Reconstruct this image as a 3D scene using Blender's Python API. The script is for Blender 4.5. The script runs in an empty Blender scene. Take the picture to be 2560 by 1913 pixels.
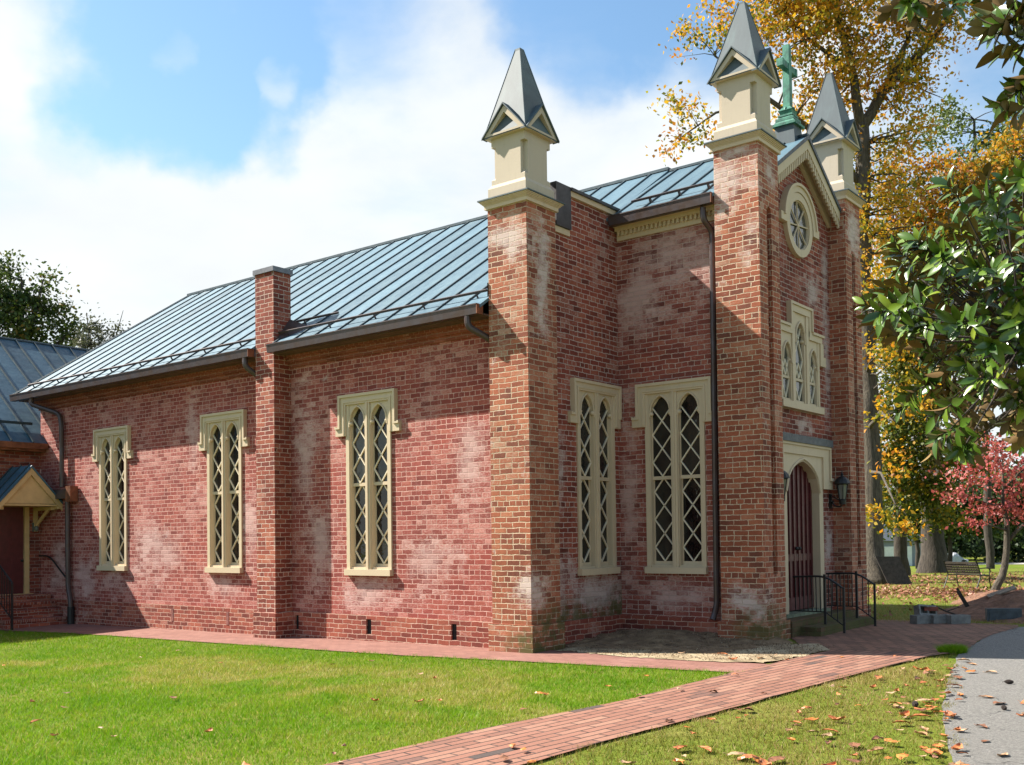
import bpy, bmesh, math, random
import numpy as np
from mathutils import Vector, Matrix, Euler
R = math.radians
SC = bpy.context.scene
COL = SC.collection
rng = np.random.default_rng(7)
random.seed(7)

# ------------------------------------------------------------------ camera
cam_d = bpy.data.cameras.new("camera")
cam = bpy.data.objects.new("camera", cam_d)
COL.objects.link(cam)
cr = Vector((0.7853359, 0.61894127, -0.01261889))
cu = Vector((0.02519408, -0.01158717, 0.99961542))
cd = Vector((-0.61855702, 0.7853518, 0.02469348))
CAM = Vector((8.883, -11.755, 1.70))
M4 = Matrix((cr, cu, -cd)).transposed().to_4x4()
M4.translation = CAM
cam.matrix_world = M4
cam_d.sensor_width = 36.0
cam_d.lens = 36.12
cam_d.shift_y = 0.1257
cam_d.clip_end = 2000
SC.camera = cam

# ------------------------------------------------------------------ light
SUN = Vector((2.75, 1.0, -2.70)).normalized()            # direction the light travels
elev = math.asin(-SUN.z)
sun_d = bpy.data.lights.new("sun", 'SUN')
sun = bpy.data.objects.new("sun", sun_d)
COL.objects.link(sun)
sun.rotation_euler = SUN.to_track_quat('-Z', 'Y').to_euler()
sun_d.energy = 5.0
sun_d.angle = R(0.53)
sun_d.color = (1.0, 0.935, 0.83)
SC.view_settings.view_transform = 'Standard'
SC.view_settings.look = 'None'
SC.view_settings.exposure = 1.38
SC.view_settings.gamma = 1.0

W = bpy.data.worlds.new("World")
SC.world = W
W.use_nodes = True
nt = W.node_tree
nt.nodes.clear()


def N(tree, kind, **kw):
    n = tree.nodes.new(kind)
    for k, v in kw.items():
        if k.startswith('i_'):
            key = k[2:]
            n.inputs[int(key) if key.isdigit() else key.replace('_', ' ')].default_value = v
        else:
            setattr(n, k, v)
    return n


def LK(tree, a, b):
    tree.links.new(a, b)


def math_n(tree, op, a, b=None, c=None, clamp=False):
    n = tree.nodes.new('ShaderNodeMath')
    n.operation = op
    n.use_clamp = clamp
    for i, v in enumerate((a, b, c)):
        if v is None:
            continue
        if isinstance(v, (int, float)):
            n.inputs[i].default_value = v
        else:
            tree.links.new(v, n.inputs[i])
    return n.outputs[0]


def ramp(tree, fac, stops, interp='LINEAR'):
    n = tree.nodes.new('ShaderNodeValToRGB')
    cr_ = n.color_ramp
    cr_.interpolation = interp
    while len(cr_.elements) < len(stops):
        cr_.elements.new(0.5)
    for e, (p, c) in zip(cr_.elements, stops):
        e.position = p
        e.color = (*c, 1) if len(c) == 3 else c
    if fac is not None:
        tree.links.new(fac, n.inputs[0])
    return n.outputs[0]


def mixc(tree, fac, a, b, mode='MIX'):
    n = tree.nodes.new('ShaderNodeMix')
    n.data_type = 'RGBA'
    n.blend_type = mode
    for s, v in ((n.inputs[0], fac), (n.inputs[6], a), (n.inputs[7], b)):
        if isinstance(v, (int, float)):
            s.default_value = v
        elif isinstance(v, tuple):
            s.default_value = (*v, 1) if len(v) == 3 else v
        else:
            tree.links.new(v, s)
    return n.outputs[2]


def noise(tree, vec, scale, detail=4, rough=0.55, dist=0.0, w=None):
    n = N(tree, 'ShaderNodeTexNoise')
    n.inputs['Scale'].default_value = scale
    n.inputs['Detail'].default_value = detail
    n.inputs['Roughness'].default_value = rough
    n.inputs['Distortion'].default_value = dist
    if vec is not None:
        tree.links.new(vec, n.inputs['Vector'])
    return n.outputs['Fac']


def maprange(tree, v, a, b, c=0.0, d=1.0, smooth=True):
    n = tree.nodes.new('ShaderNodeMapRange')
    n.interpolation_type = 'SMOOTHSTEP' if smooth else 'LINEAR'
    tree.links.new(v, n.inputs[0])
    for i, x in enumerate((a, b, c, d)):
        n.inputs[i + 1].default_value = x
    return n.outputs[0]


# sky with drifting white cloud, defined by direction
tc = N(nt, 'ShaderNodeTexCoord')
sky = N(nt, 'ShaderNodeTexSky', sky_type='NISHITA', sun_disc=False)
sky.sun_elevation = elev
sky.sun_rotation = math.atan2(-SUN.x, -SUN.y)
sky.air_density = 1.3
sky.dust_density = 0.6
sky.ozone_density = 2.0
sep = N(nt, 'ShaderNodeSeparateXYZ')
LK(nt, tc.outputs['Generated'], sep.inputs[0])
zz = math_n(nt, 'MAXIMUM', sep.outputs[2], 0.0)
den = math_n(nt, 'ADD', zz, 0.22)
cmb = N(nt, 'ShaderNodeCombineXYZ')
LK(nt, math_n(nt, 'DIVIDE', sep.outputs[0], den), cmb.inputs[0])
LK(nt, math_n(nt, 'DIVIDE', sep.outputs[1], den), cmb.inputs[1])
n1 = noise(nt, cmb.outputs[0], 1.6, 9, 0.52, 0.25)
n2 = noise(nt, cmb.outputs[0], 5.5, 8, 0.6, 0.4)
cl = math_n(nt, 'ADD', math_n(nt, 'MULTIPLY', math_n(nt, 'SUBTRACT', n1, 0.5), 1.0),
            math_n(nt, 'MULTIPLY', math_n(nt, 'SUBTRACT', n2, 0.5), 0.35))
cover = math_n(nt, 'ADD', cl, 0.44)


nv0 = N(nt, 'ShaderNodeVectorMath', operation='NORMALIZE')
LK(nt, tc.outputs['Generated'], nv0.inputs[0])
wv = nv0.outputs[0]
for (sc_, am_) in ((4.0, 0.16), (11.0, 0.06), (30.0, 0.015)):
    nn_ = N(nt, 'ShaderNodeTexNoise')
    nn_.inputs['Scale'].default_value = sc_
    nn_.inputs['Detail'].default_value = 5
    nn_.inputs['Roughness'].default_value = 0.6
    LK(nt, nv0.outputs[0], nn_.inputs['Vector'])
    c_ = N(nt, 'ShaderNodeVectorMath', operation='SUBTRACT')
    LK(nt, nn_.outputs['Color'], c_.inputs[0])
    c_.inputs[1].default_value = (.5, .5, .5)
    k_ = N(nt, 'ShaderNodeVectorMath', operation='MULTIPLY_ADD')
    LK(nt, c_.outputs[0], k_.inputs[0])
    k_.inputs[1].default_value = (am_, am_, am_)
    LK(nt, wv, k_.inputs[2])
    wv = k_.outputs[0]


def sky_gap(direction, inner, outer, depth):
    """thinner cloud round one compass direction of the sky"""
    global cover
    d = Vector(direction).normalized()
    vn = N(nt, 'ShaderNodeVectorMath', operation='DOT_PRODUCT')
    vn.inputs[1].default_value = d
    nv = N(nt, 'ShaderNodeVectorMath', operation='NORMALIZE')
    LK(nt, wv, nv.inputs[0])
    LK(nt, nv.outputs[0], vn.inputs[0])
    g = maprange(nt, vn.outputs['Value'], math.cos(R(outer)), math.cos(R(inner)), 0, depth)
    cover = math_n(nt, 'SUBTRACT', cover, g)


for g in [((-0.747, 0.521, 0.413), 0.5, 7.5, 0.42), ((-0.727, 0.562, 0.397), 0.3, 4.5, 0.25), ((-0.769, 0.524, 0.367), 0.3, 3.8, 0.30),
          ((-0.782, 0.449, 0.430), 0.5, 6.0, 0.34), ((-0.647, 0.612, 0.452), 0.5, 7.0, 0.26), ((-0.498, 0.735, 0.460), 0.5, 5.0, 0.30),
          ((-0.419, 0.792, 0.446), 0.5, 5.0, 0.30), ((-0.818, 0.455, 0.350), 0.3, 3.0, 0.25), ((-0.206, 0.911, 0.357), 2.0, 10.0, 0.34),
          ((-0.821, 0.425, 0.380), 0.3, 4.5, -0.14), ((-0.05, 0.97, 0.25), 2.0, 14.0, 0.25),
          ((0.6, -0.6, 0.3), 35.0, 105.0, 0.42), ((0.0, 0.0, 1.0), 5.0, 45.0, 0.35), ((-0.70, 0.52, 0.52), 2.0, 11.0, 0.22), ((-0.45, 0.74, 0.53), 2.0, 11.0, 0.22), ((-0.755, 0.497, 0.428), 0.1, 1.6, -0.30), ((-0.712, 0.575, 0.40), 0.1, 1.8, -0.38)]:  # wide unseen gaps overhead and behind the camera added to dim the fill light
    sky_gap(*g)
mask = maprange(nt, cover, -0.16, 0.50)
shade = maprange(nt, noise(nt, cmb.outputs[0], 2.2, 5, 0.5), 0.3, 0.72, 0.90, 1.0)
ccol = N(nt, 'ShaderNodeVectorMath', operation='SCALE')
ccol.inputs[0].default_value = (7.9, 8.25, 8.4)
LK(nt, shade, ccol.inputs['Scale'])
skyc = mixc(nt, 1.0, sky.outputs[0], (1.25, 1.45, 1.52), 'MULTIPLY')
skycol = mixc(nt, mask, skyc, ccol.outputs[0])
bg = N(nt, 'ShaderNodeBackground')
bg.inputs['Strength'].default_value = 0.05
LK(nt, skycol, bg.inputs['Color'])
wo = N(nt, 'ShaderNodeOutputWorld')
LK(nt, bg.outputs[0], wo.inputs['Surface'])
SC.cycles.max_bounces = 6
SC.cycles.transparent_max_bounces = 6

# ------------------------------------------------------------------ helpers


class MB:
    """collects shapes, links them as one mesh object"""

    def __init__(self):
        self.v = []
        self.f = []
        self.m = []

    def face(self, pts, m=0):
        i = len(self.v)
        self.v.extend([tuple(p) for p in pts])
        self.f.append(tuple(range(i, i + len(pts))))
        self.m.append(m)

    def box(self, x0, x1, y0, y1, z0, z1, m=0, skip=''):
        c = [(x0, y0, z0), (x1, y0, z0), (x1, y1, z0), (x0, y1, z0), (x0, y0, z1), (x1, y0, z1), (x1, y1, z1), (x0, y1, z1)]
        for k, q in dict(b=(3, 2, 1, 0), t=(4, 5, 6, 7), s=(0, 1, 5, 4), e=(1, 2, 6, 5), n=(2, 3, 7, 6), w=(3, 0, 4, 7)).items():
            if k not in skip:
                self.face([c[i] for i in q], m)

    def obox(self, c, ax, ay, az, m=0):
        """box from centre and three half-axis vectors"""
        c, ax, ay, az = map(Vector, (c, ax, ay, az))
        p = [c + ax * i + ay * j + az * k for k in (-1, 1) for j in (-1, 1) for i in (-1, 1)]
        for q in ((0, 2, 3, 1), (4, 5, 7, 6), (0, 1, 5, 4), (1, 3, 7, 5), (3, 2, 6, 7), (2, 0, 4, 6)):
            self.face([p[i] for i in q], m)

    def extrude(self, pts, vec, m=0, caps=True):
        a = [Vector(p) for p in pts]
        v = Vector(vec)
        b = [p + v for p in a]
        if caps:
            self.face(a[::-1], m)
            self.face(b, m)
        for i in range(len(a)):
            j = (i + 1) % len(a)
            self.face([a[i], a[j], b[j], b[i]], m)

    def tube(self, path, r, n=8, m=0, caps=True):
        P = [Vector(p) for p in path]
        rr = r if isinstance(r, (list, tuple)) else [r] * len(P)
        rings = []
        up = None
        for i, p in enumerate(P):
            t = (P[min(i + 1, len(P) - 1)] - P[max(i - 1, 0)]).normalized()
            if up is None:
                up = t.orthogonal().normalized()
            else:
                up = (up - t * up.dot(t))
                up = up.normalized() if up.length > 1e-6 else t.orthogonal().normalized()
            s = t.cross(up)
            rings.append([p + (up * math.cos(2 * math.pi * k / n) + s * math.sin(2 * math.pi * k / n)) * rr[i] for k in range(n)])
        base = len(self.v)
        for rg in rings:
            self.v.extend([tuple(q) for q in rg])
        for i in range(len(P) - 1):
            for k in range(n):
                a = base + i * n + k
                b = base + i * n + (k + 1) % n
                self.f.append((a, b, b + n, a + n))
                self.m.append(m)
        if caps:
            self.f.append(tuple(base + k for k in range(n))[::-1])
            self.m.append(m)
            self.f.append(tuple(base + (len(P) - 1) * n + k for k in range(n)))
            self.m.append(m)

    def lathe(self, prof, c, n=16, m=0):
        """prof: (radius, z) pairs"""
        base = len(self.v)
        for r, z in prof:
            for k in range(n):
                a = 2 * math.pi * k / n
                self.v.append((c[0] + r * math.cos(a), c[1] + r * math.sin(a), c[2] + z))
        for i in range(len(prof) - 1):
            for k in range(n):
                a = base + i * n + k
                b = base + i * n + (k + 1) % n
                self.f.append((a, b, b + n, a + n))
                self.m.append(m)

    def blob(self, c, r, m=0, seed=0, rough=0.0, sub=2):
        b = bmesh.new()
        bmesh.ops.create_icosphere(b, subdivisions=sub, radius=1)
        rr = r if isinstance(r, (tuple, list)) else (r, r, r)
        rd = random.Random(seed)
        base = len(self.v)
        for v in b.verts:
            k = 1 + rd.uniform(-rough, rough)
            self.v.append((c[0] + v.co.x * rr[0] * k, c[1] + v.co.y * rr[1] * k, c[2] + v.co.z * rr[2] * k))
        for f in b.faces:
            self.f.append(tuple(base + v.index for v in f.verts))
            self.m.append(m)
        b.free()

    def build(self, name, mats, parent=None, origin=None, smooth=False):
        if not isinstance(mats, (list, tuple)):
            mats = [mats]
        o = np.zeros(3)
        if origin is not None:
            o = np.array(origin, float)
        elif parent is not None:
            r = parent
            while r.parent:
                r = r.parent
            o = np.array(r.location)
        V = np.array(self.v, float)
        me = bpy.data.meshes.new(name)
        me.from_pydata([tuple(p) for p in (V - o)], [], self.f)
        for mt in mats:
            me.materials.append(mt)
        me.polygons.foreach_set('material_index', self.m)
        if smooth:
            me.polygons.foreach_set('use_smooth', [True] * len(self.f))
        me.update()
        # box-projected coordinates in metres
        nl = len(me.loops)
        vi = np.empty(nl, dtype=np.int32)
        me.loops.foreach_get('vertex_index', vi)
        nor = np.empty(len(me.polygons) * 3, dtype=np.float32)
        me.polygons.foreach_get('normal', nor)
        nor = np.abs(nor.reshape(-1, 3))
        tot = np.empty(len(me.polygons), dtype=np.int32)
        me.polygons.foreach_get('loop_total', tot)
        dom = np.repeat(np.argmax(nor, 1), tot)
        P = V[vi]
        u = np.where(dom == 0, P[:, 1], P[:, 0])
        w = np.where(dom == 2, P[:, 1], P[:, 2])
        uv = me.uv_layers.new(name='metres')
        uv.data.foreach_set('uv', np.stack([u, w], 1).astype(np.float32).ravel())
        ob = bpy.data.objects.new(name, me)
        COL.objects.link(ob)
        if parent is not None:
            ob.parent = parent
        return ob


def thing(name, label, cat, loc=(0, 0, 0), group=None, rz=0.0):
    o = bpy.data.objects.new(name, None)
    o.empty_display_size = 0.2
    COL.objects.link(o)
    o.location = loc
    o.rotation_euler = (0, 0, rz)
    return tag(o, label, cat, group)


def tag(o, label, cat, group=None):
    o['label'] = label
    o['category'] = cat
    if group:
        o['group'] = group
    return o


def kind(o, k):
    o['kind'] = k
    return o


def copy_tree(o, parent=None):
    c = o.copy()
    COL.objects.link(c)
    if parent is not None:
        c.parent = parent
    for ch in list(o.children):
        copy_tree(ch, c)
    return c


def clampf(v, a, b):
    return np.minimum(np.maximum(v, a), b)


def gz(x, y):
    return .045 + .012 * clampf(x + .9, -14, 5) + .015 * clampf(y, -12, 4) - .03 * clampf(y - 34, 0, 58)


# ------------------------------------------------------------------ materials
MATS = {}


def mat(name):
    m = bpy.data.materials.new(name)
    m.use_nodes = True
    t = m.node_tree
    b = t.nodes['Principled BSDF']
    MATS[name] = m
    return m, t, b


def bump(t, b, h, strength=0.4, dist=0.01):
    n = N(t, 'ShaderNodeBump')
    n.inputs['Strength'].default_value = strength
    n.inputs['Distance'].default_value = dist
    LK(t, h, n.inputs['Height'])
    LK(t, n.outputs[0], b.inputs['Normal'])


def geo_pos(t):
    return N(t, 'ShaderNodeNewGeometry').outputs['Position']


def brick_mat(name, tones, mortar, wash=0.3, washc=(0.46, 0.30, 0.27), white=0.15, blobs=(), moss=(), soot=0.15,
              bw=0.225, rh=0.077, squash=(0.5, 7), bumps=0.8, msize=0.0075, film=0.0, filmc=(0.4, 0.15, 0.13), patchc=(0.50, 0.41, 0.38), pmax=0.78):
    m, t, b = mat(name)
    uv = N(t, 'ShaderNodeUVMap', uv_map='metres').outputs[0]
    pos = geo_pos(t)
    # wobble of the courses
    nz = N(t, 'ShaderNodeTexNoise')
    nz.inputs['Scale'].default_value = 5.0
    nz.inputs['Detail'].default_value = 3
    LK(t, pos, nz.inputs['Vector'])
    nz2 = N(t, 'ShaderNodeTexNoise')
    nz2.inputs['Scale'].default_value = 34.0
    nz2.inputs['Detail'].default_value = 2
    LK(t, pos, nz2.inputs['Vector'])
    va = N(t, 'ShaderNodeVectorMath', operation='MULTIPLY_ADD')
    LK(t, nz.outputs['Color'], va.inputs[0])
    va.inputs[1].default_value = (0.035, 0.03, 0)
    LK(t, uv, va.inputs[2])
    vb = N(t, 'ShaderNodeVectorMath', operation='MULTIPLY_ADD')
    LK(t, nz2.outputs['Color'], vb.inputs[0])
    vb.inputs[1].default_value = (0.022, 0.016, 0)
    LK(t, va.outputs[0], vb.inputs[2])
    br = N(t, 'ShaderNodeTexBrick')
    br.offset = 0.5
    br.squash = squash[0]
    br.squash_frequency = squash[1]
    LK(t, vb.outputs[0], br.inputs['Vector'])
    br.inputs['Color1'].default_value = (0, 0, 0, 1)
    br.inputs['Color2'].default_value = (1, 1, 1, 1)
    br.inputs['Mortar'].default_value = (0.5, 0.5, 0.5, 1)
    br.inputs['Scale'].default_value = 1
    br.inputs['Mortar Size'].default_value = msize
    br.inputs['Mortar Smooth'].default_value = 0.6
    br.inputs['Brick Width'].default_value = bw
    br.inputs['Row Height'].default_value = rh
    fine = noise(t, pos, 60, 5, 0.65)
    med = noise(t, pos, 3.2, 6, 0.6)
    big = noise(t, pos, 0.75, 5, 0.55, 0.6)
    rsq = math_n(t, 'ADD', math_n(t, 'MULTIPLY', math_n(t, 'SUBTRACT', br.outputs['Color'], 0.5), 0.75), 0.52)
    rnd = math_n(t, 'ADD', rsq, math_n(t, 'MULTIPLY', math_n(t, 'SUBTRACT', med, 0.5), 0.7))
    col = ramp(t, rnd, tones)
    # fine grain over each brick
    gr = ramp(t, fine, [(0.25, (0.62, 0.62, 0.62)), (0.7, (1.18, 1.18, 1.18))])
    col = mixc(t, 0.8, col, gr, 'MULTIPLY')
    # large uneven firing and weathering
    lv = noise(t, pos, 0.9, 6, 0.65, 0.7)
    col = mixc(t, 0.9, col, ramp(t, lv, [(0.3, (0.62, 0.60, 0.60)), (0.5, (0.95, 0.95, 0.95)), (0.72, (1.22, 1.2, 1.18))]), 'MULTIPLY')
    # whole-wall pink film of worn limewash
    if film:
        fm = maprange(t, noise(t, pos, 1.3, 6, 0.6, 0.4), 0.3, 0.7, film * 0.35, film)
        col = mixc(t, fm, col, filmc)
    # limewash residue, patchy, streaked by the brick texture
    smp = N(t, 'ShaderNodeMapping')
    smp.inputs['Scale'].default_value = (1.0, 1.0, 2.6)
    LK(t, pos, smp.inputs['Vector'])
    st = noise(t, smp.outputs[0], 17, 8, 0.78, 0.4)
    bdev = math_n(t, 'MULTIPLY', math_n(t, 'SUBTRACT', br.outputs['Color'], 0.5), 0.30)
    w1 = math_n(t, 'ADD', math_n(t, 'ADD', math_n(t, 'MULTIPLY', big, 0.75), math_n(t, 'MULTIPLY', st, 0.9)), math_n(t, 'MULTIPLY', bdev, 0.6))
    wm = maprange(t, w1, 0.98 - 0.30 * wash, 1.20 - 0.16 * wash, 0, 0.78)
    if wash > 0:
        col = mixc(t, wm, col, washc)
    mcol = mixc(t, maprange(t, big, 0.3, 0.7), mortar, tuple(c * 0.72 for c in mortar))
    mfac = math_n(t, 'MULTIPLY', br.outputs['Fac'], maprange(t, noise(t, pos, 9, 4, 0.6), 0.25, 0.55, 0.40, 1.0))
    col = mixc(t, mfac, col, mcol)
    # explicit pale patches
    tot = None
    if blobs:
        for (bx, by, bz, rx, rz) in blobs:
            s = N(t, 'ShaderNodeVectorMath', operation='SUBTRACT')
            LK(t, pos, s.inputs[0])
            s.inputs[1].default_value = (bx, by, bz)
            d = N(t, 'ShaderNodeVectorMath', operation='MULTIPLY')
            LK(t, s.outputs[0], d.inputs[0])
            d.inputs[1].default_value = (1 / rx, 1 / rx, 1 / rz)
            ln = N(t, 'ShaderNodeVectorMath', operation='LENGTH')
            LK(t, d.outputs[0], ln.inputs[0])
            g = math_n(t, 'SUBTRACT', 1.0, ln.outputs['Value'], clamp=True)
            tot = g if tot is None else math_n(t, 'MAXIMUM', tot, g)
        k = math_n(t, 'ADD', math_n(t, 'MULTIPLY', tot, 0.95), math_n(t, 'MULTIPLY', math_n(t, 'SUBTRACT', w1, 0.82), 1.7))
        k = math_n(t, 'ADD', k, math_n(t, 'MULTIPLY', math_n(t, 'SUBTRACT', med, 0.5), 1.5))
        pm = maprange(t, math_n(t, 'MULTIPLY', k, maprange(t, tot, 0.0, 0.12)), 0.30, 1.0, 0, pmax)
        pm = math_n(t, 'MULTIPLY', pm, math_n(t, 'SUBTRACT', 1.0, math_n(t, 'MULTIPLY', br.outputs['Fac'], 0.45)))
        col = mixc(t, pm, col, patchc)
    if white > 0:
        wn = math_n(t, 'ADD', noise(t, pos, 1.9, 8, 0.74, 0.5), math_n(t, 'MULTIPLY', math_n(t, 'SUBTRACT', st, 0.5), 0.22))
        col = mixc(t, maprange(t, wn, 0.72 - 0.2 * white, 0.8 - 0.12 * white, 0, 0.6), col, (0.56, 0.47, 0.44))
    # soot and old dark bricks
    if soot > 0:
        sn = noise(t, pos, 0.55, 6, 0.62, 0.8)
        col = mixc(t, maprange(t, sn, 0.56, 0.78, 0, soot), col, (0.05, 0.035, 0.03))
    for (bx, by, bz, rx, rz) in moss:
        s = N(t, 'ShaderNodeVectorMath', operation='SUBTRACT')
        LK(t, pos, s.inputs[0])
        s.inputs[1].default_value = (bx, by, bz)
        d = N(t, 'ShaderNodeVectorMath', operation='MULTIPLY')
        LK(t, s.outputs[0], d.inputs[0])
        d.inputs[1].default_value = (1 / rx, 1 / rx, 1 / rz)
        ln = N(t, 'ShaderNodeVectorMath', operation='LENGTH')
        LK(t, d.outputs[0], ln.inputs[0])
        g = math_n(t, 'SUBTRACT', 1.0, ln.outputs['Value'], clamp=True)
        g = math_n(t, 'MULTIPLY', g, maprange(t, noise(t, pos, 6, 5, 0.65), 0.35, 0.6, 0.1, 1.6))
        col = mixc(t, math_n(t, 'MINIMUM', g, 0.8), col, (0.075, 0.08, 0.025))
    LK(t, col, b.inputs['Base Color'])
    b.inputs['Roughness'].default_value = 0.9
    b.inputs['Specular IOR Level'].default_value = 0.25
    h = math_n(t, 'ADD', math_n(t, 'MULTIPLY', math_n(t, 'SUBTRACT', 1.0, br.outputs['Fac']), 1.0), math_n(t, 'MULTIPLY', fine, 0.4))
    h = math_n(t, 'ADD', h, math_n(t, 'MULTIPLY', math_n(t, 'SUBTRACT', br.outputs['Color'], 0.5), 0.25))
    bump(t, b, h, bumps, 0.007)
    return m


RED = [(0.0, (0.10, 0.031, 0.024)), (0.28, (0.21, 0.05, 0.035)), (0.55, (0.28, 0.068, 0.045)), (0.82, (0.34, 0.10, 0.06)), (1.0, (0.40, 0.16, 0.11))]
REDW = [(0.0, (0.11, 0.03, 0.024)), (0.28, (0.21, 0.048, 0.036)), (0.55, (0.275, 0.064, 0.046)), (0.82, (0.34, 0.095, 0.062)), (1.0, (0.40, 0.15, 0.105))]
PIER = [(0.0, (0.12, 0.05, 0.037)), (0.3, (0.26, 0.078, 0.045)), (0.6, (0.36, 0.11, 0.058)), (0.85, (0.42, 0.15, 0.08)), (1.0, (0.46, 0.23, 0.15))]
MORT = (0.52, 0.39, 0.31)
M_wall = brick_mat('limewashed_brick', REDW, (0.60, 0.36, 0.305), wash=0.62, washc=(0.57, 0.31, 0.275), white=0.55, soot=0.08, film=0.36, pmax=0.5, squash=(0.5, 5), bw=0.215,
                   filmc=(0.38, 0.085, 0.075), patchc=(0.58, 0.43, 0.40),
                   blobs=[(-11.0, 0, 0.85, 0.9, 0.5), (-7.2, 0, 0.85, 0.9, 0.5), (-3.35, 0, 0.8, 1.0, 0.5), (-4.5, 0, 1.6, 0.9, 1.4),
                          (-13.2, 0, 1.3, 0.9, 1.3), (-12.2, 0, 1.0, 0.8, 0.9), (-8.2, 0, 3.6, 0.4, 1.4), (-9.2, 0, 1.5, 1.6, 1.0), (-2.0, 0, 1.3, 1.3, 0.8), (-4.9, 0, 3.0, 0.5, 2.0), (-6.4, 0, 1.8, 0.6, 1.4), (-1.2, 0, 3.0, 0.6, 1.2)], bumps=0.55)
M_plinth = brick_mat('base_brick', RED, (0.60, 0.40, 0.31), wash=0.25, white=0.12, soot=0.2)
M_pier = brick_mat('pier_brick', PIER, (0.58, 0.46, 0.33), wash=0.5, washc=(0.47, 0.34, 0.26), white=0.6, soot=0.35, msize=0.008, patchc=(0.58, 0.49, 0.45),
                   blobs=[(-0.15, -0.28, 5.9, 0.75, 0.55), (0.1, -0.28, 0.95, 0.7, 0.6), (0.163, 0.1, 5.7, 0.28, 0.9), (0.163, 0.05, 5.0, 0.25, 0.9),
                          (2.15, 2.1, 7.0, 1.3, 1.0), (2.2, 2.1, 6.9, 0.8, 0.8), (2.45, 2.1, 6.0, 0.35, 0.8), (2.59, 2.5, 7.0, 0.5, 0.6), (2.59, 5.95, 6.9, 0.5, 0.7), (2.3, 2.1, 0.8, 0.7, 0.45)],
                   moss=[(0.2, -0.31, 0.1, 0.6, 0.35), (0.2, 0.2, 0.3, 0.7, 0.55), (2.59, 2.3, 0.25, 0.7, 0.5)])
M_chim = brick_mat('chimney_brick', RED, (0.62, 0.47, 0.39), wash=0.12, white=0.1, soot=0.3)
M_gable = brick_mat('gable_brick', RED, (0.58, 0.48, 0.42), wash=0.35, washc=(0.44, 0.33, 0.30), white=0.3, soot=0.35,
                    blobs=[(0, 1.6, 0.8, 1.1, 0.55), (0, 0.7, 1.1, 0.6, 0.9), (0, 0.7, 2.6, 0.35, 1.2)],
                    moss=[(0.02, 1.0, 0.25, 1.5, 0.6), (0.02, 2.3, 0.5, 0.6, 0.5)])
M_vest = brick_mat('porch_brick', RED, (0.58, 0.43, 0.37), wash=0.48, washc=(0.50, 0.33, 0.29), white=0.35, soot=0.2, film=0.15, patchc=(0.52, 0.35, 0.31),
                   blobs=[(1.0, 2.354, 6.1, 2.2, 1.0), (0.4, 2.354, 5.6, 0.8, 1.3), (1.7, 2.354, 5.7, 0.9, 0.7), (0.15, 2.354, 2.2, 0.4, 2.2),
                          (1.0, 2.354, 0.75, 1.0, 0.5), (1.75, 2.354, 1.2, 0.35, 1.5)])
M_facade = brick_mat('front_brick', RED, (0.52, 0.42, 0.36), wash=0.3, washc=(0.40, 0.31, 0.28), white=0.25, soot=0.3,
                     blobs=[(2.28, 4.9, 5.7, 0.7, 0.6), (2.28, 5.4, 5.0, 0.35, 2.5), (2.28, 4.4, 3.45, 0.8, 0.35), (2.28, 5.4, 6.3, 0.3, 0.8), (2.28, 5.3, 1.6, 0.3, 0.9)])
M_annex = brick_mat('annex_brick', RED, (0.36, 0.26, 0.22), wash=0.1, white=0.05, soot=0.3)
M_tread = brick_mat('tread_brick', RED, (0.45, 0.33, 0.27), wash=0.1, white=0.05, soot=0.2, bw=0.077, rh=0.11)
M_eave = brick_mat('corbel_brick', [(0, (0.19, 0.052, 0.036)), (1, (0.32, 0.095, 0.056))], (0.40, 0.22, 0.16), wash=0.1, white=0.0, soot=0.1)


def simple(name, col, rough=0.6, metal=0.0, var=0.12, vscale=6.0, bmp=0.0, bscale=40, spec=0.5, tint=None):
    m, t, b = mat(name)
    pos = geo_pos(t)
    n = noise(t, pos, vscale, 5, 0.6)
    c2 = tint if tint else tuple(c * (1 - var * 2) for c in col)
    LK(t, mixc(t, maprange(t, n, 0.3, 0.72), tuple(c * (1 + var) for c in col), c2), b.inputs['Base Color'])
    b.inputs['Metallic'].default_value = metal
    b.inputs['Specular IOR Level'].default_value = spec
    rn = maprange(t, noise(t, pos, vscale * 3, 3), 0.3, 0.7, rough * 0.85, min(1, rough * 1.15))
    LK(t, rn, b.inputs['Roughness'])
    if bmp:
        bump(t, b, noise(t, pos, bscale, 5, 0.6), bmp, 0.01)
    return m


M_lattice = simple('cream_bars', (0.70, 0.61, 0.46), 0.5, 0, 0.05, 5)
M_copper = simple('dark_copper', (0.062, 0.05, 0.056), 0.42, 0.35, 0.25, 5, 0.05, 30, tint=(0.075, 0.045, 0.035))
M_rust = simple('raw_copper', (0.22, 0.09, 0.05), 0.5, 0.5, 0.2, 6)
M_black = simple('black_iron', (0.018, 0.019, 0.02), 0.45, 0.3, 0.1, 10)
M_door = simple('oxblood_paint', (0.085, 0.012, 0.014), 0.45, 0, 0.12, 8, 0.1, 40)
M_verd = simple('verdigris', (0.05, 0.19, 0.13), 0.6, 0.2, 0.3, 9, 0.2, 30, tint=(0.02, 0.085, 0.065))
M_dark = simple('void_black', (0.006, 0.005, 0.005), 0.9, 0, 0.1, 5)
M_louvre = simple('dark_louvre', (0.012, 0.009, 0.008), 0.9, 0, 0.1, 8, spec=0.05)
M_slate = simple('slate', (0.05, 0.062, 0.075), 0.55, 0, 0.2, 8, 0.2, 30)
M_wood = simple('bench_wood', (0.035, 0.026, 0.02), 0.7, 0, 0.2, 8)
M_block = simple('cinder_block', (0.20, 0.195, 0.185), 0.95, 0, 0.15, 12, 0.5, 80)
M_orangewood = simple('tan_trim', (0.55, 0.36, 0.17), 0.55, 0, 0.06, 4)
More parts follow.
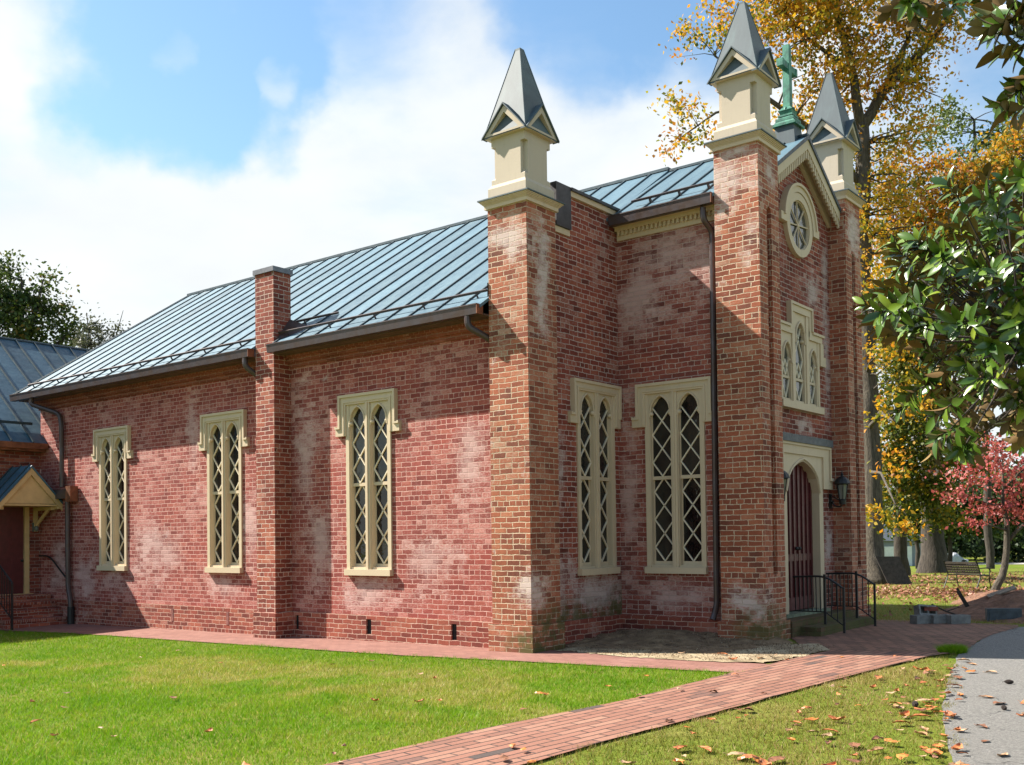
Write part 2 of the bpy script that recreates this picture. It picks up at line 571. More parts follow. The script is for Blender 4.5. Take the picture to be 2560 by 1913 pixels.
M_cover = simple('silver_sheet', (0.34, 0.35, 0.38), 0.4, 0, 0.08, 4, 0.3, 12)  # silver cloth of the car cover
M_white = simple('white_paint', (0.72, 0.71, 0.68), 0.5, 0, 0.04, 4)


def weathered(name, col, grime, rough, amt):
    m, t, b = mat(name)
    pos = geo_pos(t)
    mp = N(t, 'ShaderNodeMapping')
    mp.inputs['Scale'].default_value = (7, 7, .8)
    LK(t, pos, mp.inputs['Vector'])
    a_ = noise(t, mp.outputs[0], 1.6, 7, .7)
    c = mixc(t, maprange(t, a_, .5, .8, 0, amt), col, grime)
    c = mixc(t, maprange(t, noise(t, pos, 28, 6, .75), .62, .74, 0, amt * 1.1), c, tuple(q * .62 for q in col))
    c = mixc(t, maprange(t, noise(t, pos, 1.1, 4), .35, .7, 0, .5), c, tuple(q * .9 for q in col))
    LK(t, c, b.inputs['Base Color'])
    b.inputs['Roughness'].default_value = rough
    b.inputs['Specular IOR Level'].default_value = .35
    bump(t, b, noise(t, pos, 50, 6, .7), .25, .006)
    return m


def bark(name, a, b_, sc):
    m, t, b = mat(name)
    pos = geo_pos(t)
    mp = N(t, 'ShaderNodeMapping')
    mp.inputs['Scale'].default_value = (1, 1, .22)
    LK(t, pos, mp.inputs['Vector'])
    n = noise(t, mp.outputs[0], sc, 8, .68, .6)
    LK(t, ramp(t, n, [(.32, a), (.62, b_), (.8, tuple(c * 1.3 for c in b_))]), b.inputs['Base Color'])
    b.inputs['Roughness'].default_value = .95
    bump(t, b, n, 1.0, .05)
    return m


def patina(name, a, b_, c, rough, metal, panel=None, smooth=False):
    m, t, b = mat(name)
    pos = geo_pos(t)
    mp = N(t, 'ShaderNodeMapping')
    mp.inputs['Scale'].default_value = (2.2, 0.55, 0.55)
    LK(t, pos, mp.inputs['Vector'])
    n = noise(t, mp.outputs[0], 3.0, 7, 0.62, 0.3)
    col = ramp(t, n, [(0.28, a), (0.52, b_), (0.78, c)])
    if panel:
        sx = N(t, 'ShaderNodeSeparateXYZ')
        LK(t, pos, sx.inputs[0])
        idx = math_n(t, 'FLOOR', math_n(t, 'DIVIDE', math_n(t, 'ADD', sx.outputs[panel[2]], panel[0]), panel[1]))
        wn = N(t, 'ShaderNodeTexWhiteNoise', noise_dimensions='1D')
        LK(t, idx, wn.inputs['W'])
        k = maprange(t, wn.outputs['Value'], 0, 1, .82, 1.14, False)
        sc = N(t, 'ShaderNodeVectorMath', operation='SCALE')
        LK(t, col, sc.inputs[0])
        LK(t, k, sc.inputs['Scale'])
        col = sc.outputs[0]
        dr = N(t, 'ShaderNodeMapping')
        dr.inputs['Scale'].default_value = (9, .35, .35) if panel[2] == 0 else (.35, 9, .35)
        LK(t, pos, dr.inputs['Vector'])
        col = mixc(t, maprange(t, noise(t, dr.outputs[0], 1.0, 6, .7), .55, .8, 0, .35), col, tuple(q * 1.5 for q in c))
    LK(t, col, b.inputs['Base Color'])
    LK(t, maprange(t, noise(t, pos, 9, 4), 0.3, 0.7, rough * (1 if smooth else 0.8), rough * (1 if smooth else 1.2)), b.inputs['Roughness'])
    b.inputs['Metallic'].default_value = metal
    b.inputs['Specular IOR Level'].default_value = 0.3
    bump(t, b, noise(t, pos, 2.0 if smooth else 2.5, 1 if smooth else 4, 0.6), 0.06 if smooth else 0.3, 0.04)
    return m


M_cream = weathered('cream_paint', (0.56, 0.445, 0.305), (0.30, 0.23, 0.15), 0.6, .35)
M_stucco = weathered('cream_stucco', (0.49, 0.415, 0.32), (0.27, 0.22, 0.16), 0.85, .35)
M_bark = bark('grey_bark', (0.035, 0.028, 0.022), (0.115, 0.096, 0.07), 16)
M_bark2 = bark('dark_bark', (0.02, 0.016, 0.013), (0.065, 0.052, 0.042), 12)
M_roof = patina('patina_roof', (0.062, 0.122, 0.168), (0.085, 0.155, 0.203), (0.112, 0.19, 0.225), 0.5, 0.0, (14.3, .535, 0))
M_seam = simple('dark_seam_copper', (0.035, 0.06, 0.075), 0.5, 0.3, 0.1, 4)  # dark copper of seams, ridges and roof edge strips
M_aroof = patina('annex_shaded_patina', (0.028, 0.07, 0.11), (0.042, 0.095, 0.14), (0.06, 0.125, 0.165), 0.55, 0.0, (8.1, .485, 1))  # darker copy of the roof patina; shade painted into its colour
M_spire = patina('lead_copper', (0.058, 0.076, 0.088), (0.072, 0.096, 0.108), (0.10, 0.145, 0.152), 0.6, 0.0, smooth=True)

m, t, b = mat('dark_glass')
M_glass = m
pos = geo_pos(t)
LK(t, mixc(t, maprange(t, noise(t, pos, 0.9, 3), 0.42, 0.66), (0.004, 0.004, 0.005), (0.035, 0.032, 0.026)), b.inputs['Base Color'])  # paler patches put faint indoor light into the pane colour
b.inputs['Roughness'].default_value = 0.06
b.inputs['Specular IOR Level'].default_value = 0.5
bump(t, b, noise(t, pos, 5, 3), 0.3, 0.03)
m, t, b = mat('lantern_glass')
M_lglass = m
b.inputs['Base Color'].default_value = (0.35, 0.36, 0.33, 1)
b.inputs['Roughness'].default_value = 0.12
b.inputs['Transmission Weight'].default_value = 0.6

# ------------------------------------------------------------------ ground


def sheet(name, rows, dz, material, label=None, cat=None):
    """rows: list of lists of (x, y); neighbouring rows are joined; heights follow the terrain"""
    mb = MB()
    n = len(rows[0])
    for r in rows:
        for (x, y) in r:
            mb.v.append((x, y, float(gz(x, y)) + dz))
    for i in range(len(rows) - 1):
        for j in range(n - 1):
            a = i * n + j
            mb.f.append((a, a + 1, a + n + 1, a + n))
            mb.m.append(0)
    o = mb.build(name, material)
    kind(o, 'structure')
    return o


def resample(pl, n):
    P = np.array(pl, float)
    d = np.r_[0, np.cumsum(np.linalg.norm(np.diff(P, axis=0), axis=1))]
    s = np.linspace(0, d[-1], n)
    return np.stack([np.interp(s, d, P[:, 0]), np.interp(s, d, P[:, 1])], 1)


def strip(name, A, B, dz, material, na=60, nb=8, jit=0.0):
    A, B = resample(A, na), resample(B, na)
    rows = []
    for k in range(na):
        ja = (rng.uniform(-jit, jit), rng.uniform(-jit, jit)) if jit else (0, 0)
        jb = (rng.uniform(-jit, jit), rng.uniform(-jit, jit)) if jit else (0, 0)
        a, b = A[k] + ja, B[k] + jb
        rows.append([tuple(a + (b - a) * j / nb) for j in range(nb + 1)])
    return sheet(name, rows, dz, material)


m, t, b = mat('lawn_soil')
M_lawn = m
pos = geo_pos(t)
big = noise(t, pos, 0.35, 5, 0.6)
fin = noise(t, pos, 14, 6, 0.7)
c = ramp(t, big, [(0.35, (0.09, 0.15, 0.012)), (0.5, (0.14, 0.17, 0.025)), (0.66, (0.21, 0.18, 0.055))])
c = mixc(t, 0.7, c, ramp(t, fin, [(0.3, (0.45, 0.45, 0.45)), (0.7, (1.35, 1.35, 1.3))]), 'MULTIPLY')
LK(t, c, b.inputs['Base Color'])
b.inputs['Roughness'].default_value = 1
b.inputs['Specular IOR Level'].default_value = 0.1
bump(t, b, fin, 0.8, 0.03)

xs = sorted(set(list(np.linspace(-160, 160, 41)) + [-14.9, 4.1] + list(np.linspace(-16, 12, 29))))
ys = sorted(set(list(np.linspace(-40, 240, 36)) + [-12, 4, 34, 92] + list(np.linspace(-14, 34, 40))))
sheet('ground', [[(x, y) for x in xs] for y in ys], 0.0, M_lawn)


def paver_mat(name, ang, tones, joint, bw, rh, offset=0.5, swap=False, wear=0.3, joint_size=0.006):
    m, t, b = mat(name)
    pos = geo_pos(t)
    mp = N(t, 'ShaderNodeMapping')
    mp.inputs['Rotation'].default_value = (0, 0, ang)
    LK(t, pos, mp.inputs['Vector'])
    nz = N(t, 'ShaderNodeTexNoise')
    nz.inputs['Scale'].default_value = 4
    LK(t, pos, nz.inputs['Vector'])
    va = N(t, 'ShaderNodeVectorMath', operation='MULTIPLY_ADD')
    LK(t, nz.outputs['Color'], va.inputs[0])
    va.inputs[1].default_value = (0.02, 0.02, 0)
    LK(t, mp.outputs[0], va.inputs[2])
    br = N(t, 'ShaderNodeTexBrick')
    br.offset = offset
    LK(t, va.outputs[0], br.inputs['Vector'])
    br.inputs['Color1'].default_value = (0, 0, 0, 1)
    br.inputs['Color2'].default_value = (1, 1, 1, 1)
    br.inputs['Scale'].default_value = 1
    br.inputs['Mortar Size'].default_value = joint_size
    br.inputs['Mortar Smooth'].default_value = 0.3
    br.inputs['Brick Width'].default_value = bw
    br.inputs['Row Height'].default_value = rh
    med = noise(t, pos, 1.2, 5, 0.6)
    rn = math_n(t, 'ADD', br.outputs['Color'], math_n(t, 'MULTIPLY', math_n(t, 'SUBTRACT', med, 0.5), 0.5))
    c = ramp(t, rn, tones)
    fin = noise(t, pos, 45, 5, 0.7)
    c = mixc(t, 0.7, c, ramp(t, fin, [(0.3, (0.7, 0.7, 0.7)), (0.7, (1.15, 1.15, 1.15))]), 'MULTIPLY')
    c = mixc(t, maprange(t, noise(t, pos, 0.8, 6, 0.65, 0.5), 0.5, 0.75, 0, wear), c, (0.40, 0.23, 0.20))
    jf = math_n(t, 'MULTIPLY', br.outputs['Fac'], maprange(t, noise(t, pos, 3, 4), 0.35, 0.6, 0.35, 1.0))
    c = mixc(t, jf, c, joint)
    LK(t, c, b.inputs['Base Color'])
    b.inputs['Roughness'].default_value = 0.85
    b.inputs['Specular IOR Level'].default_value = 0.3
    bump(t, b, math_n(t, 'ADD', math_n(t, 'SUBTRACT', 1.0, br.outputs['Fac']), math_n(t, 'MULTIPLY', fin, 0.4)), 0.5, 0.008)
    return m


PAV = [(0.0, (0.08, 0.06, 0.055)), (0.04, (0.15, 0.08, 0.064)), (0.14, (0.235, 0.108, 0.075)), (0.6, (0.27, 0.125, 0.088)), (1.0, (0.31, 0.165, 0.115))]
pang = math.atan2(6.5, 0.9)
M_path = paver_mat('path_pavers', -pang, PAV, (0.03, 0.022, 0.02), 0.42, 0.105, joint_size=0.010, wear=0.15)
M_walk = paver_mat('walk_pavers', 0.0, [(0, (0.22, 0.10, 0.078)), (1, (0.28, 0.135, 0.105))], (0.14, 0.075, 0.062), 0.22, 0.11, wear=0.3)
M_plaza = paver_mat('plaza_pavers', 0.3, [(0, (0.17, 0.085, 0.06)), (1, (0.31, 0.15, 0.10))], (0.045, 0.035, 0.02), 0.23, 0.115, wear=0.2, joint_size=0.014)

WALK_OUT = [(-12.9, -1.62), (-10.1, -1.30), (-4.6, -1.28), (-1.45, -1.24), (0.56, -1.06), (2.13, -0.95), (3.6, -0.82)]
WALK_IN = [(-12.9, 0.02), (-10.1, 0.02), (-4.6, 0.02), (-1.0, 0.02), (0.5, 0.12), (1.57, -0.10), (3.6, -0.02)]
strip('sidewalk', WALK_OUT, WALK_IN, 0.016, M_walk, 80, 6, 0.012)
PATH_L = [(3.74, 1.55), (3.62, 0.3), (3.51, -0.85), (3.44, -3.0), (3.13, -4.9), (3.0, -6.5), (2.5, -9.5), (1.9, -13)]
PATH_R = [(5.15, 1.95), (4.99, 1.5), (4.70, -0.9), (4.50, -3.3), (4.33, -4.8), (4.28, -5.7), (3.8, -9.0), (3.2, -13)]
strip('brick_path', PATH_L, PATH_R, 0.022, M_path, 90, 8, 0.01)
strip('brick_plaza', [(2.0, 6.5), (2.2, 5.9), (2.4, 3.1), (2.7, 2.75), (3.3, 1.75), (3.74, 1.5)],
      [(5.0, 6.3), (5.1, 5.9), (5.05, 4.4), (5.1, 3.4), (5.2, 2.6), (5.2, 1.92)], 0.012, M_plaza, 60, 8, 0.01)

m, t, b = mat('sandy_soil')
M_sand = m
pos = geo_pos(t)
c = ramp(t, noise(t, pos, 2.2, 7, 0.65), [(0.32, (0.16, 0.11, 0.06)), (0.5, (0.36, 0.28, 0.17)), (0.72, (0.54, 0.46, 0.31))])
c = mixc(t, maprange(t, noise(t, pos, 30, 4, 0.7), 0.55, 0.7, 0, 0.7), c, (0.10, 0.07, 0.045))
LK(t, c, b.inputs['Base Color'])
b.inputs['Roughness'].default_value = 1
bump(t, b, noise(t, pos, 20, 6, 0.7), 0.8, 0.03)
m, t, b = mat('damp_earth')
M_earth = m
pos = geo_pos(t)
c = ramp(t, noise(t, pos, 5, 7, 0.7), [(0.3, (0.10, 0.06, 0.03)), (0.5, (0.21, 0.135, 0.075)), (0.72, (0.34, 0.235, 0.135))])
LK(t, c, b.inputs['Base Color'])
b.inputs['Roughness'].default_value = 1
bump(t, b, noise(t, pos, 16, 6, 0.7), 1.0, 0.05)
strip('sand_strip', [(0.35, 0.06), (0.62, 0.06), (1.57, -0.16), (2.95, -0.10), (3.5, 0.08), (3.6, 0.5), (3.72, 1.5)],
      [(0.35, 0.5), (0.62, 0.9), (1.57, 1.1), (2.4, 1.3), (2.7, 1.6), (2.9, 2.0), (3.3, 2.2)], 0.024, M_sand, 60, 8, 0.06)
# earth bed in the corner between nave and porch, heaped against the wall
mb = MB()
gx = np.linspace(0.02, 2.95, 30)
gy = np.linspace(0.35, 2.33, 22)
for y in gy:
    for x in gx:
        h = 0.03 + 0.13 * math.exp(-((x - 0.9) / 0.8) ** 2 - ((y - 1.7) / 0.5) ** 2) + 0.05 * math.exp(-((y - 2.3) / 0.3) ** 2) + rng.uniform(-.02, .03)
        e = min(1, (y - 0.35) / 0.25, (2.95 - x) / 0.3)
        mb.v.append((x, y, float(gz(x, y)) + (h if e > 0.99 else -0.02 + (h + .02) * max(0, e))))
for i in range(len(gy) - 1):
    for j in range(len(gx) - 1):
        a = i * len(gx) + j
        mb.f.append((a, a + 1, a + 1 + len(gx), a + len(gx)))
        mb.m.append(0)
kind(mb.build('earth_bed', M_earth), 'structure')

m, t, b = mat('asphalt')
M_asph = m
pos = geo_pos(t)
c = ramp(t, noise(t, pos, 42, 7, 0.85), [(0.35, (0.085, 0.082, 0.078)), (0.5, (0.18, 0.173, 0.162)), (0.66, (0.34, 0.325, 0.30))])
c = mixc(t, maprange(t, noise(t, pos, 0.8, 6, 0.65), 0.4, 0.7, 0, 0.5), c, (0.19, 0.18, 0.165))
vo = N(t, 'ShaderNodeTexVoronoi', feature='DISTANCE_TO_EDGE')
nzv = N(t, 'ShaderNodeTexNoise')
nzv.inputs['Scale'].default_value = 3
nzv.inputs['Detail'].default_value = 6
LK(t, pos, nzv.inputs['Vector'])
va = N(t, 'ShaderNodeVectorMath', operation='MULTIPLY_ADD')
LK(t, nzv.outputs['Color'], va.inputs[0])
va.inputs[1].default_value = (0.5, 0.5, 0)
LK(t, pos, va.inputs[2])
LK(t, va.outputs[0], vo.inputs['Vector'])
vo.inputs['Scale'].default_value = 0.9
crk = math_n(t, 'LESS_THAN', vo.outputs['Distance'], 0.006)
crk = math_n(t, 'MULTIPLY', crk, maprange(t, noise(t, pos, 0.7, 3), 0.45, 0.6))
c = mixc(t, crk, c, (0.03, 0.03, 0.03))
LK(t, c, b.inputs['Base Color'])
b.inputs['Roughness'].default_value = 0.9
bump(t, b, noise(t, pos, 45, 7, 0.85), 0.9, 0.02)
DRIVE_L = [(5.0, 5.9), (5.05, 4.3), (5.15, 2.7), (5.22, 2.0), (5.71, -0.29), (6.24, -2.4), (6.80, -4.1), (7.4, -6.5), (8.0, -9), (8.6, -13)]
DRIVE_R = [(12, 14), (11.3, 9), (10.4, 5), (10.0, 2.6), (9.9, -0.3), (10.2, -2.4), (10.6, -4.1), (11.2, -6.5), (11.8, -9), (12.4, -13)]
strip('asphalt_drive', DRIVE_L, DRIVE_R, 0.008, M_asph, 90, 10, 0.02)
# far road
M_road = simple('pale_road', (0.42, 0.41, 0.39), 0.9, 0, 0.1, 0.3)
strip('far_road', [(-80, 74), (-40, 92), (-8, 106), (40, 128)], [(-84, 82), (-43, 99), (-11, 113), (37, 135)], 0.03, M_road, 60, 3)

# ------------------------------------------------------------------ church
church = thing('church', 'old red brick church with patina standing seam roof and three cream spired pinnacles', 'church', (0, 0, 0))


def wall_panel(mb, axis, plane, u0, u1, z0, z1, holes=(), depth=0.25, inward=1.0, m=0):
    """axis 'x' = wall runs along x at y=plane; 'y' = runs along y at x=plane"""
    us = sorted({u0, u1, *[h[0] for h in holes], *[h[1] for h in holes]})
    zs = sorted({z0, z1, *[h[2] for h in holes], *[h[3] for h in holes]})

    def P(u, d, z):
        return (u, plane + d * inward, z) if axis == 'x' else (plane + d * inward, u, z)
    for i in range(len(us) - 1):
        for j in range(len(zs) - 1):
            cu_, cz_ = (us[i] + us[i + 1]) / 2, (zs[j] + zs[j + 1]) / 2
            if any(h[0] < cu_ < h[1] and h[2] < cz_ < h[3] for h in holes):
                continue
            mb.face([P(us[i], 0, zs[j]), P(us[i + 1], 0, zs[j]), P(us[i + 1], 0, zs[j + 1]), P(us[i], 0, zs[j + 1])], m)
    for (a, b_, c, d) in holes:
        for q in ([(a, c), (a, d)], [(b_, c), (b_, d)], [(a, c), (b_, c)], [(a, d), (b_, d)]):
            (p, r), (s, v) = q
            mb.face([P(p, 0, r), P(s, 0, v), P(s, depth, v), P(p, depth, r)], m)


WZ0, WZ1 = 1.14, 3.93       # opening of the tall windows
HW = 0.50
win_x = [-11.01, -7.19, -3.34]
YV = 2.354                   # porch side wall
XF = 2.28                    # porch front wall
YC = 4.2                     # axis of the church
mb = MB()
vents = [-5.19, -3.35, -1.50, -0.95]
wall_panel(mb, 'x', 0.0, -14.06, 0.0, -0.3, 5.0, [(x - HW, x + HW, WZ0, WZ1) for x in win_x])
mb.build('side_wall', M_wall, church)
mb = MB()
# nave gable end: level parapet between the corner pier and the porch
wall_panel(mb, 'y', 0.0, 0.0, YV, -0.3, 6.24, [(1.65 - HW, 1.65 + HW, WZ0, WZ1)], inward=-1)
mb.box(-0.32, 0.0, 1.0, YV + 0.05, 6.24, 6.86, skip='b')
mb.face([(-0.32, 0, 4), (-0.32, YV, 4), (-0.32, YV, 6.24), (-0.32, 0, 6.24)])
mb.face([(-0.32, 0, 6.24), (0, 0, 6.24), (0, 1.0, 6.24), (-0.32, 1.0, 6.24)])
mb.build('gable_wall', M_gable, church)
mb = MB()   # rest of the nave shell
mb.box(-14.06, -0.02, 0.6, 8.4, -0.3, 5.0, skip='se')
mb.face([(-.02, 6.0, -.3), (-.02, 8.4, -.3), (-.02, 8.4, 5.0), (-.02, 6.0, 6.5)])
for xx in (-14.05, -0.40):
    mb.face([(xx, 0.05, 5.0), (xx, 8.35, 5.0), (xx, YC, 8.05)])
mb.build('rear_wall', M_gable, church)
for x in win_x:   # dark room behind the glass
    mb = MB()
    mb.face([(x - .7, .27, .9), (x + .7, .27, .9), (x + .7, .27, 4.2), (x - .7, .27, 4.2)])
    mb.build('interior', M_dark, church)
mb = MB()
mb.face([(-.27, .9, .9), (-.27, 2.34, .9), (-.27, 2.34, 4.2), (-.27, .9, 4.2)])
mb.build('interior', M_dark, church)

# base course (water table)
mb = MB()
segs = [(-14.0, -5.84), (-5.24, -0.58)]
vz = (0.14, 0.38)
allv = {(-5.24, -0.58): [(-5.13, .045), (-3.35, .06), (-1.50, .055)], (-14.0, -5.84): []}
for s in segs:
    us = s[0]
    cuts = sorted(allv[s])
    for (vx, hw) in cuts:
        mb.box(us, vx - hw, -0.035, 0.02, -0.3, 0.445)
        mb.box(vx - hw, vx + hw, -0.035, 0.02, -0.3, 0.14)
        mb.box(vx - hw, vx + hw, -0.035, 0.02, 0.385, 0.445)
        us = vx + hw
    mb.box(us, s[1], -0.035, 0.02, -0.3, 0.445)
mb.box(0.0, 0.04, 0.47, YV, -0.3, 0.43)
mb.box(0.04, 1.84, YV - 0.04, YV, -0.3, 0.415)
mb.box(XF, XF + 0.03, 2.84, 5.54, -0.3, 0.40)
mb.build('base_course', M_plinth, church)
mb = MB()
for (vx, hw) in allv[(-5.24, -0.58)]:
    mb = MB()
    mb.box(vx - hw, vx + hw, -0.004, 0.0, 0.14, 0.385)
    mb.build('weep_vent', M_dark, church)
M_infill = simple('old_mortar', (0.22, 0.08, 0.065), .9, 0, .2, 12)
for vx in (-12.4, -10.7, -8.85, -7.09):
    mb = MB()
    mb.box(vx - .035, vx + .035, -0.041, -0.036, 0.13, 0.375)
    mb.build('vent_infill', M_infill, church)

# eaves of the nave
for (a, b_) in ((-14.06, -5.80), (-5.28, -0.54)):
    mb = MB()
    for i in range(3):
        mb.box(a, b_, -0.05 * (i + 1), 0.0, 4.71 + 0.077 * i, 4.71 + 0.077 * (i + 1) + (0.03 if i == 2 else 0))
    mb.build('corbel_course', M_eave, church)
RZ0, RY0 = 5.05, -0.47
RS = (8.17 - RZ0) / (YC - RY0)


def rz_(y):
    return RZ0 + (y - RY0) * RS


def slab(mb, x0, x1, y0, y1, f, th=0.05, m=0):
    a = [(x0, y0, f(y0)), (x1, y0, f(y0)), (x1, y1, f(y1)), (x0, y1, f(y1))]
    mb.extrude([(p[0], p[1], p[2] - th) for p in a], (0, 0, th), m)


def seams(mb, xs_, y0, y1, f, slope, m=1, w=0.014, h=0.024):
    n = Vector((0, -slope, 1)).normalized()
    d = Vector((0, 1, slope)).normalized()
    for x in xs_:
        a = Vector((x, y0, f(y0)))
        b_ = Vector((x, y1, f(y1)))
        mb.obox((a + b_) / 2 + n * h / 2, (w, 0, 0), d * (b_ - a).length / 2, n * h / 2, m)


mb = MB()
slab(mb, -14.45, -5.80, RY0, 0.02, rz_)
slab(mb, -5.28, -0.54, RY0, 0.02, rz_)
slab(mb, -14.45, -0.54, 0.02, 0.45, rz_)
slab(mb, -14.45, -0.03, 0.45, YC, rz_)


def rn_(y):
    return RZ0 + (2 * YC - y - RY0) * RS


slab(mb, -14.45, -0.03, YC, 8.87, rn_)
for k in range(27):
    x = -14.30 + 0.535 * k
    if -5.82 < x < -5.26:
        seams(mb, [x], 0.03, YC - .02, rz_, RS)
    elif x > -0.56:
        seams(mb, [x], 0.47, YC - .02, rz_, RS)
    else:
        seams(mb, [x], RY0 + .01, YC - .02, rz_, RS)
mb.box(-14.45, -0.03, YC - 0.06, YC + 0.06, 8.15, 8.20, 1)
mb.obox((-14.462, (RY0 + YC) / 2, (rz_(RY0) + 8.17) / 2 - .03), (.01, 0, 0), Vector((0, YC - RY0, 8.17 - RZ0)) / 2, (0, 0, .05), 1)
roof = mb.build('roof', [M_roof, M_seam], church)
# flashing at pier and chimney
mb = MB()
mb.face([(-5.276, -0.36, rz_(-.36) + .012), (-4.72, -0.02, rz_(-.02) + .012), (-5.276, -0.02, rz_(-.02) + .22)])
mb.build('flashing', M_copper, roof)
mb = MB()
mb.face([(-0.545, -0.30, rz_(-.3) + .02), (-0.545, 0.44, rz_(.44) + .02), (-0.545, 0.44, rz_(.44) + .18), (-0.545, -0.30, rz_(-.3) + .22)])
mb.build('flashing', M_copper, roof)
mb = MB()
nrm = Vector((0, -RS, 1)).normalized()
for (a, b_, y) in ((-14.0, -5.83, -0.27), (-5.27, -0.58, -0.22), (-6.1, -5.8, 0.16), (-5.27, -4.18, 0.17)):
    mb = MB()
    c0 = Vector((a, y, rz_(y))) + nrm * .09
    c1 = Vector((b_, y, rz_(y))) + nrm * .09
    mb.obox((c0 + c1) / 2, ((b_ - a) / 2, 0, 0), (0, .011, .008), nrm * .018)
    k = a + .2
    while k < b_:
        mb.obox(Vector((k, y, rz_(y))) + nrm * .04, (.006, 0, 0), (0, .012, .008), nrm * .042)
        k += 1.07
    mb.build('snow_rail', M_copper, roof)


def gutter(name, a, b_, y, z, h=0.14, w=0.14, axis='x', endcap=True):
    mb = MB()
    prof = [(y, z), (y + .02, z - h), (y + w, z - h), (y + w, z - .01), (y + w - .012, z - .01), (y + w - .012, z - h + .02), (y + .03, z - h + .02), (y + .014, z)]
    if axis == 'x':
        mb.extrude([(a, p[0], p[1]) for p in prof], (b_ - a, 0, 0))
        mb.box(a, b_, y - .008, y + .012, z - .012, z + .004)
        if endcap:
            mb.box(b_ - .005, b_ + .006, y - .004, y + w, z - h - .004, z + .002, 1)
    else:
        mb.extrude([(p[0], a, p[1]) for p in prof], (0, b_ - a, 0))
    return mb.build(name, [M_copper, M_rust], church)


gutter('gutter', -14.45, -5.80, -0.53, 5.055)
gutter('gutter', -5.30, -0.56, -0.53, 5.055)
M_soffit = simple('soffit_board', (0.10, 0.055, 0.042), .8)
for (a, b_) in ((-14.3, -5.80), (-5.28, -0.54)):
    mb = MB()
    mb.box(a, b_, -0.39, 0.0, 4.905, 4.93)
    mb.build('soffit', M_soffit, church)


def bend(P, k=5):
    """round the corners of a polyline"""
    P = [Vector(p) for p in P]
    out = [P[0]]
    for i in range(1, len(P) - 1):
        a, b_, c = P[i - 1], P[i], P[i + 1]
        r = min((a - b_).length, (c - b_).length) * 0.45
        p0 = b_ + (a - b_).normalized() * r
        p1 = b_ + (c - b_).normalized() * r
        for j in range(k + 1):
            s = j / k
            out.append(p0 * (1 - s) ** 2 + b_ * 2 * s * (1 - s) + p1 * s * s)
    out.append(P[-1])
    return out


mb = MB()
mb.tube(bend([(-13.62, -0.44, 4.93), (-13.62, -0.44, 4.78), (-13.05, -0.09, 4.55), (-12.97, -0.09, 4.3), (-12.95, -0.09, 2.92)]), 0.052, 10)
mb.box(-13.95, -12.42, -0.17, -0.03, 2.66, 2.86)
mb.box(-12.60, -12.40, -0.20, -0.02, 2.58, 2.92, 1)
mb.tube(bend([(-12.70, -0.10, 2.62), (-12.68, -0.10, 0.72), (-12.55, -0.12, 0.45), (-12.53, -0.12, 0.28)]), 0.055, 10)
mb.tube([(-12.53, -0.12, 0.30), (-12.53, -0.12, -0.12)], 0.075, 10, 2)
mb.build('downspout', [M_copper, M_rust, M_black], church, smooth=False)
for (x0, xe, ye) in ((-5.97, -5.82, -0.15), (-0.79, -0.55, -0.10)):
    mb = MB()
    mb.tube(bend([(x0, -0.46, 4.93), (x0, -0.46, 4.76), (xe, ye - .05, 4.55), (xe - .02, ye, 4.35), (xe - .02, ye, 0.5)]), 0.05, 10)
    mb.build('downspout', M_copper, church)
mb = MB()
mb.tube(bend([(1.68, 2.13, 6.62), (1.68, 2.13, 6.45), (1.75, 2.28, 6.28), (1.75, 2.28, 6.1), (1.72, 2.28, 0.62), (1.69, 2.20, 0.42)]), 0.046, 10)
mb.build('downspout', M_copper, church)

# chimney pier
mb = MB()
mb.box(-5.79, -5.29, -0.37, 0.01, -0.3, 6.36)
mb.build('chimney', M_chim, church)
chim = church.children[-1]
mb = MB()
mb.box(-5.84, -5.24, -0.415, 0.0, -0.3, 0.435)
mb.build('chimney_base', M_plinth, chim)
mb = MB()
mb.box(-5.82, -5.26, -0.40, 0.04, 6.36, 6.445)
mb.build('chimney_cap', simple('cap_metal', (0.16, 0.16, 0.175), .4, .4, .1), chim)


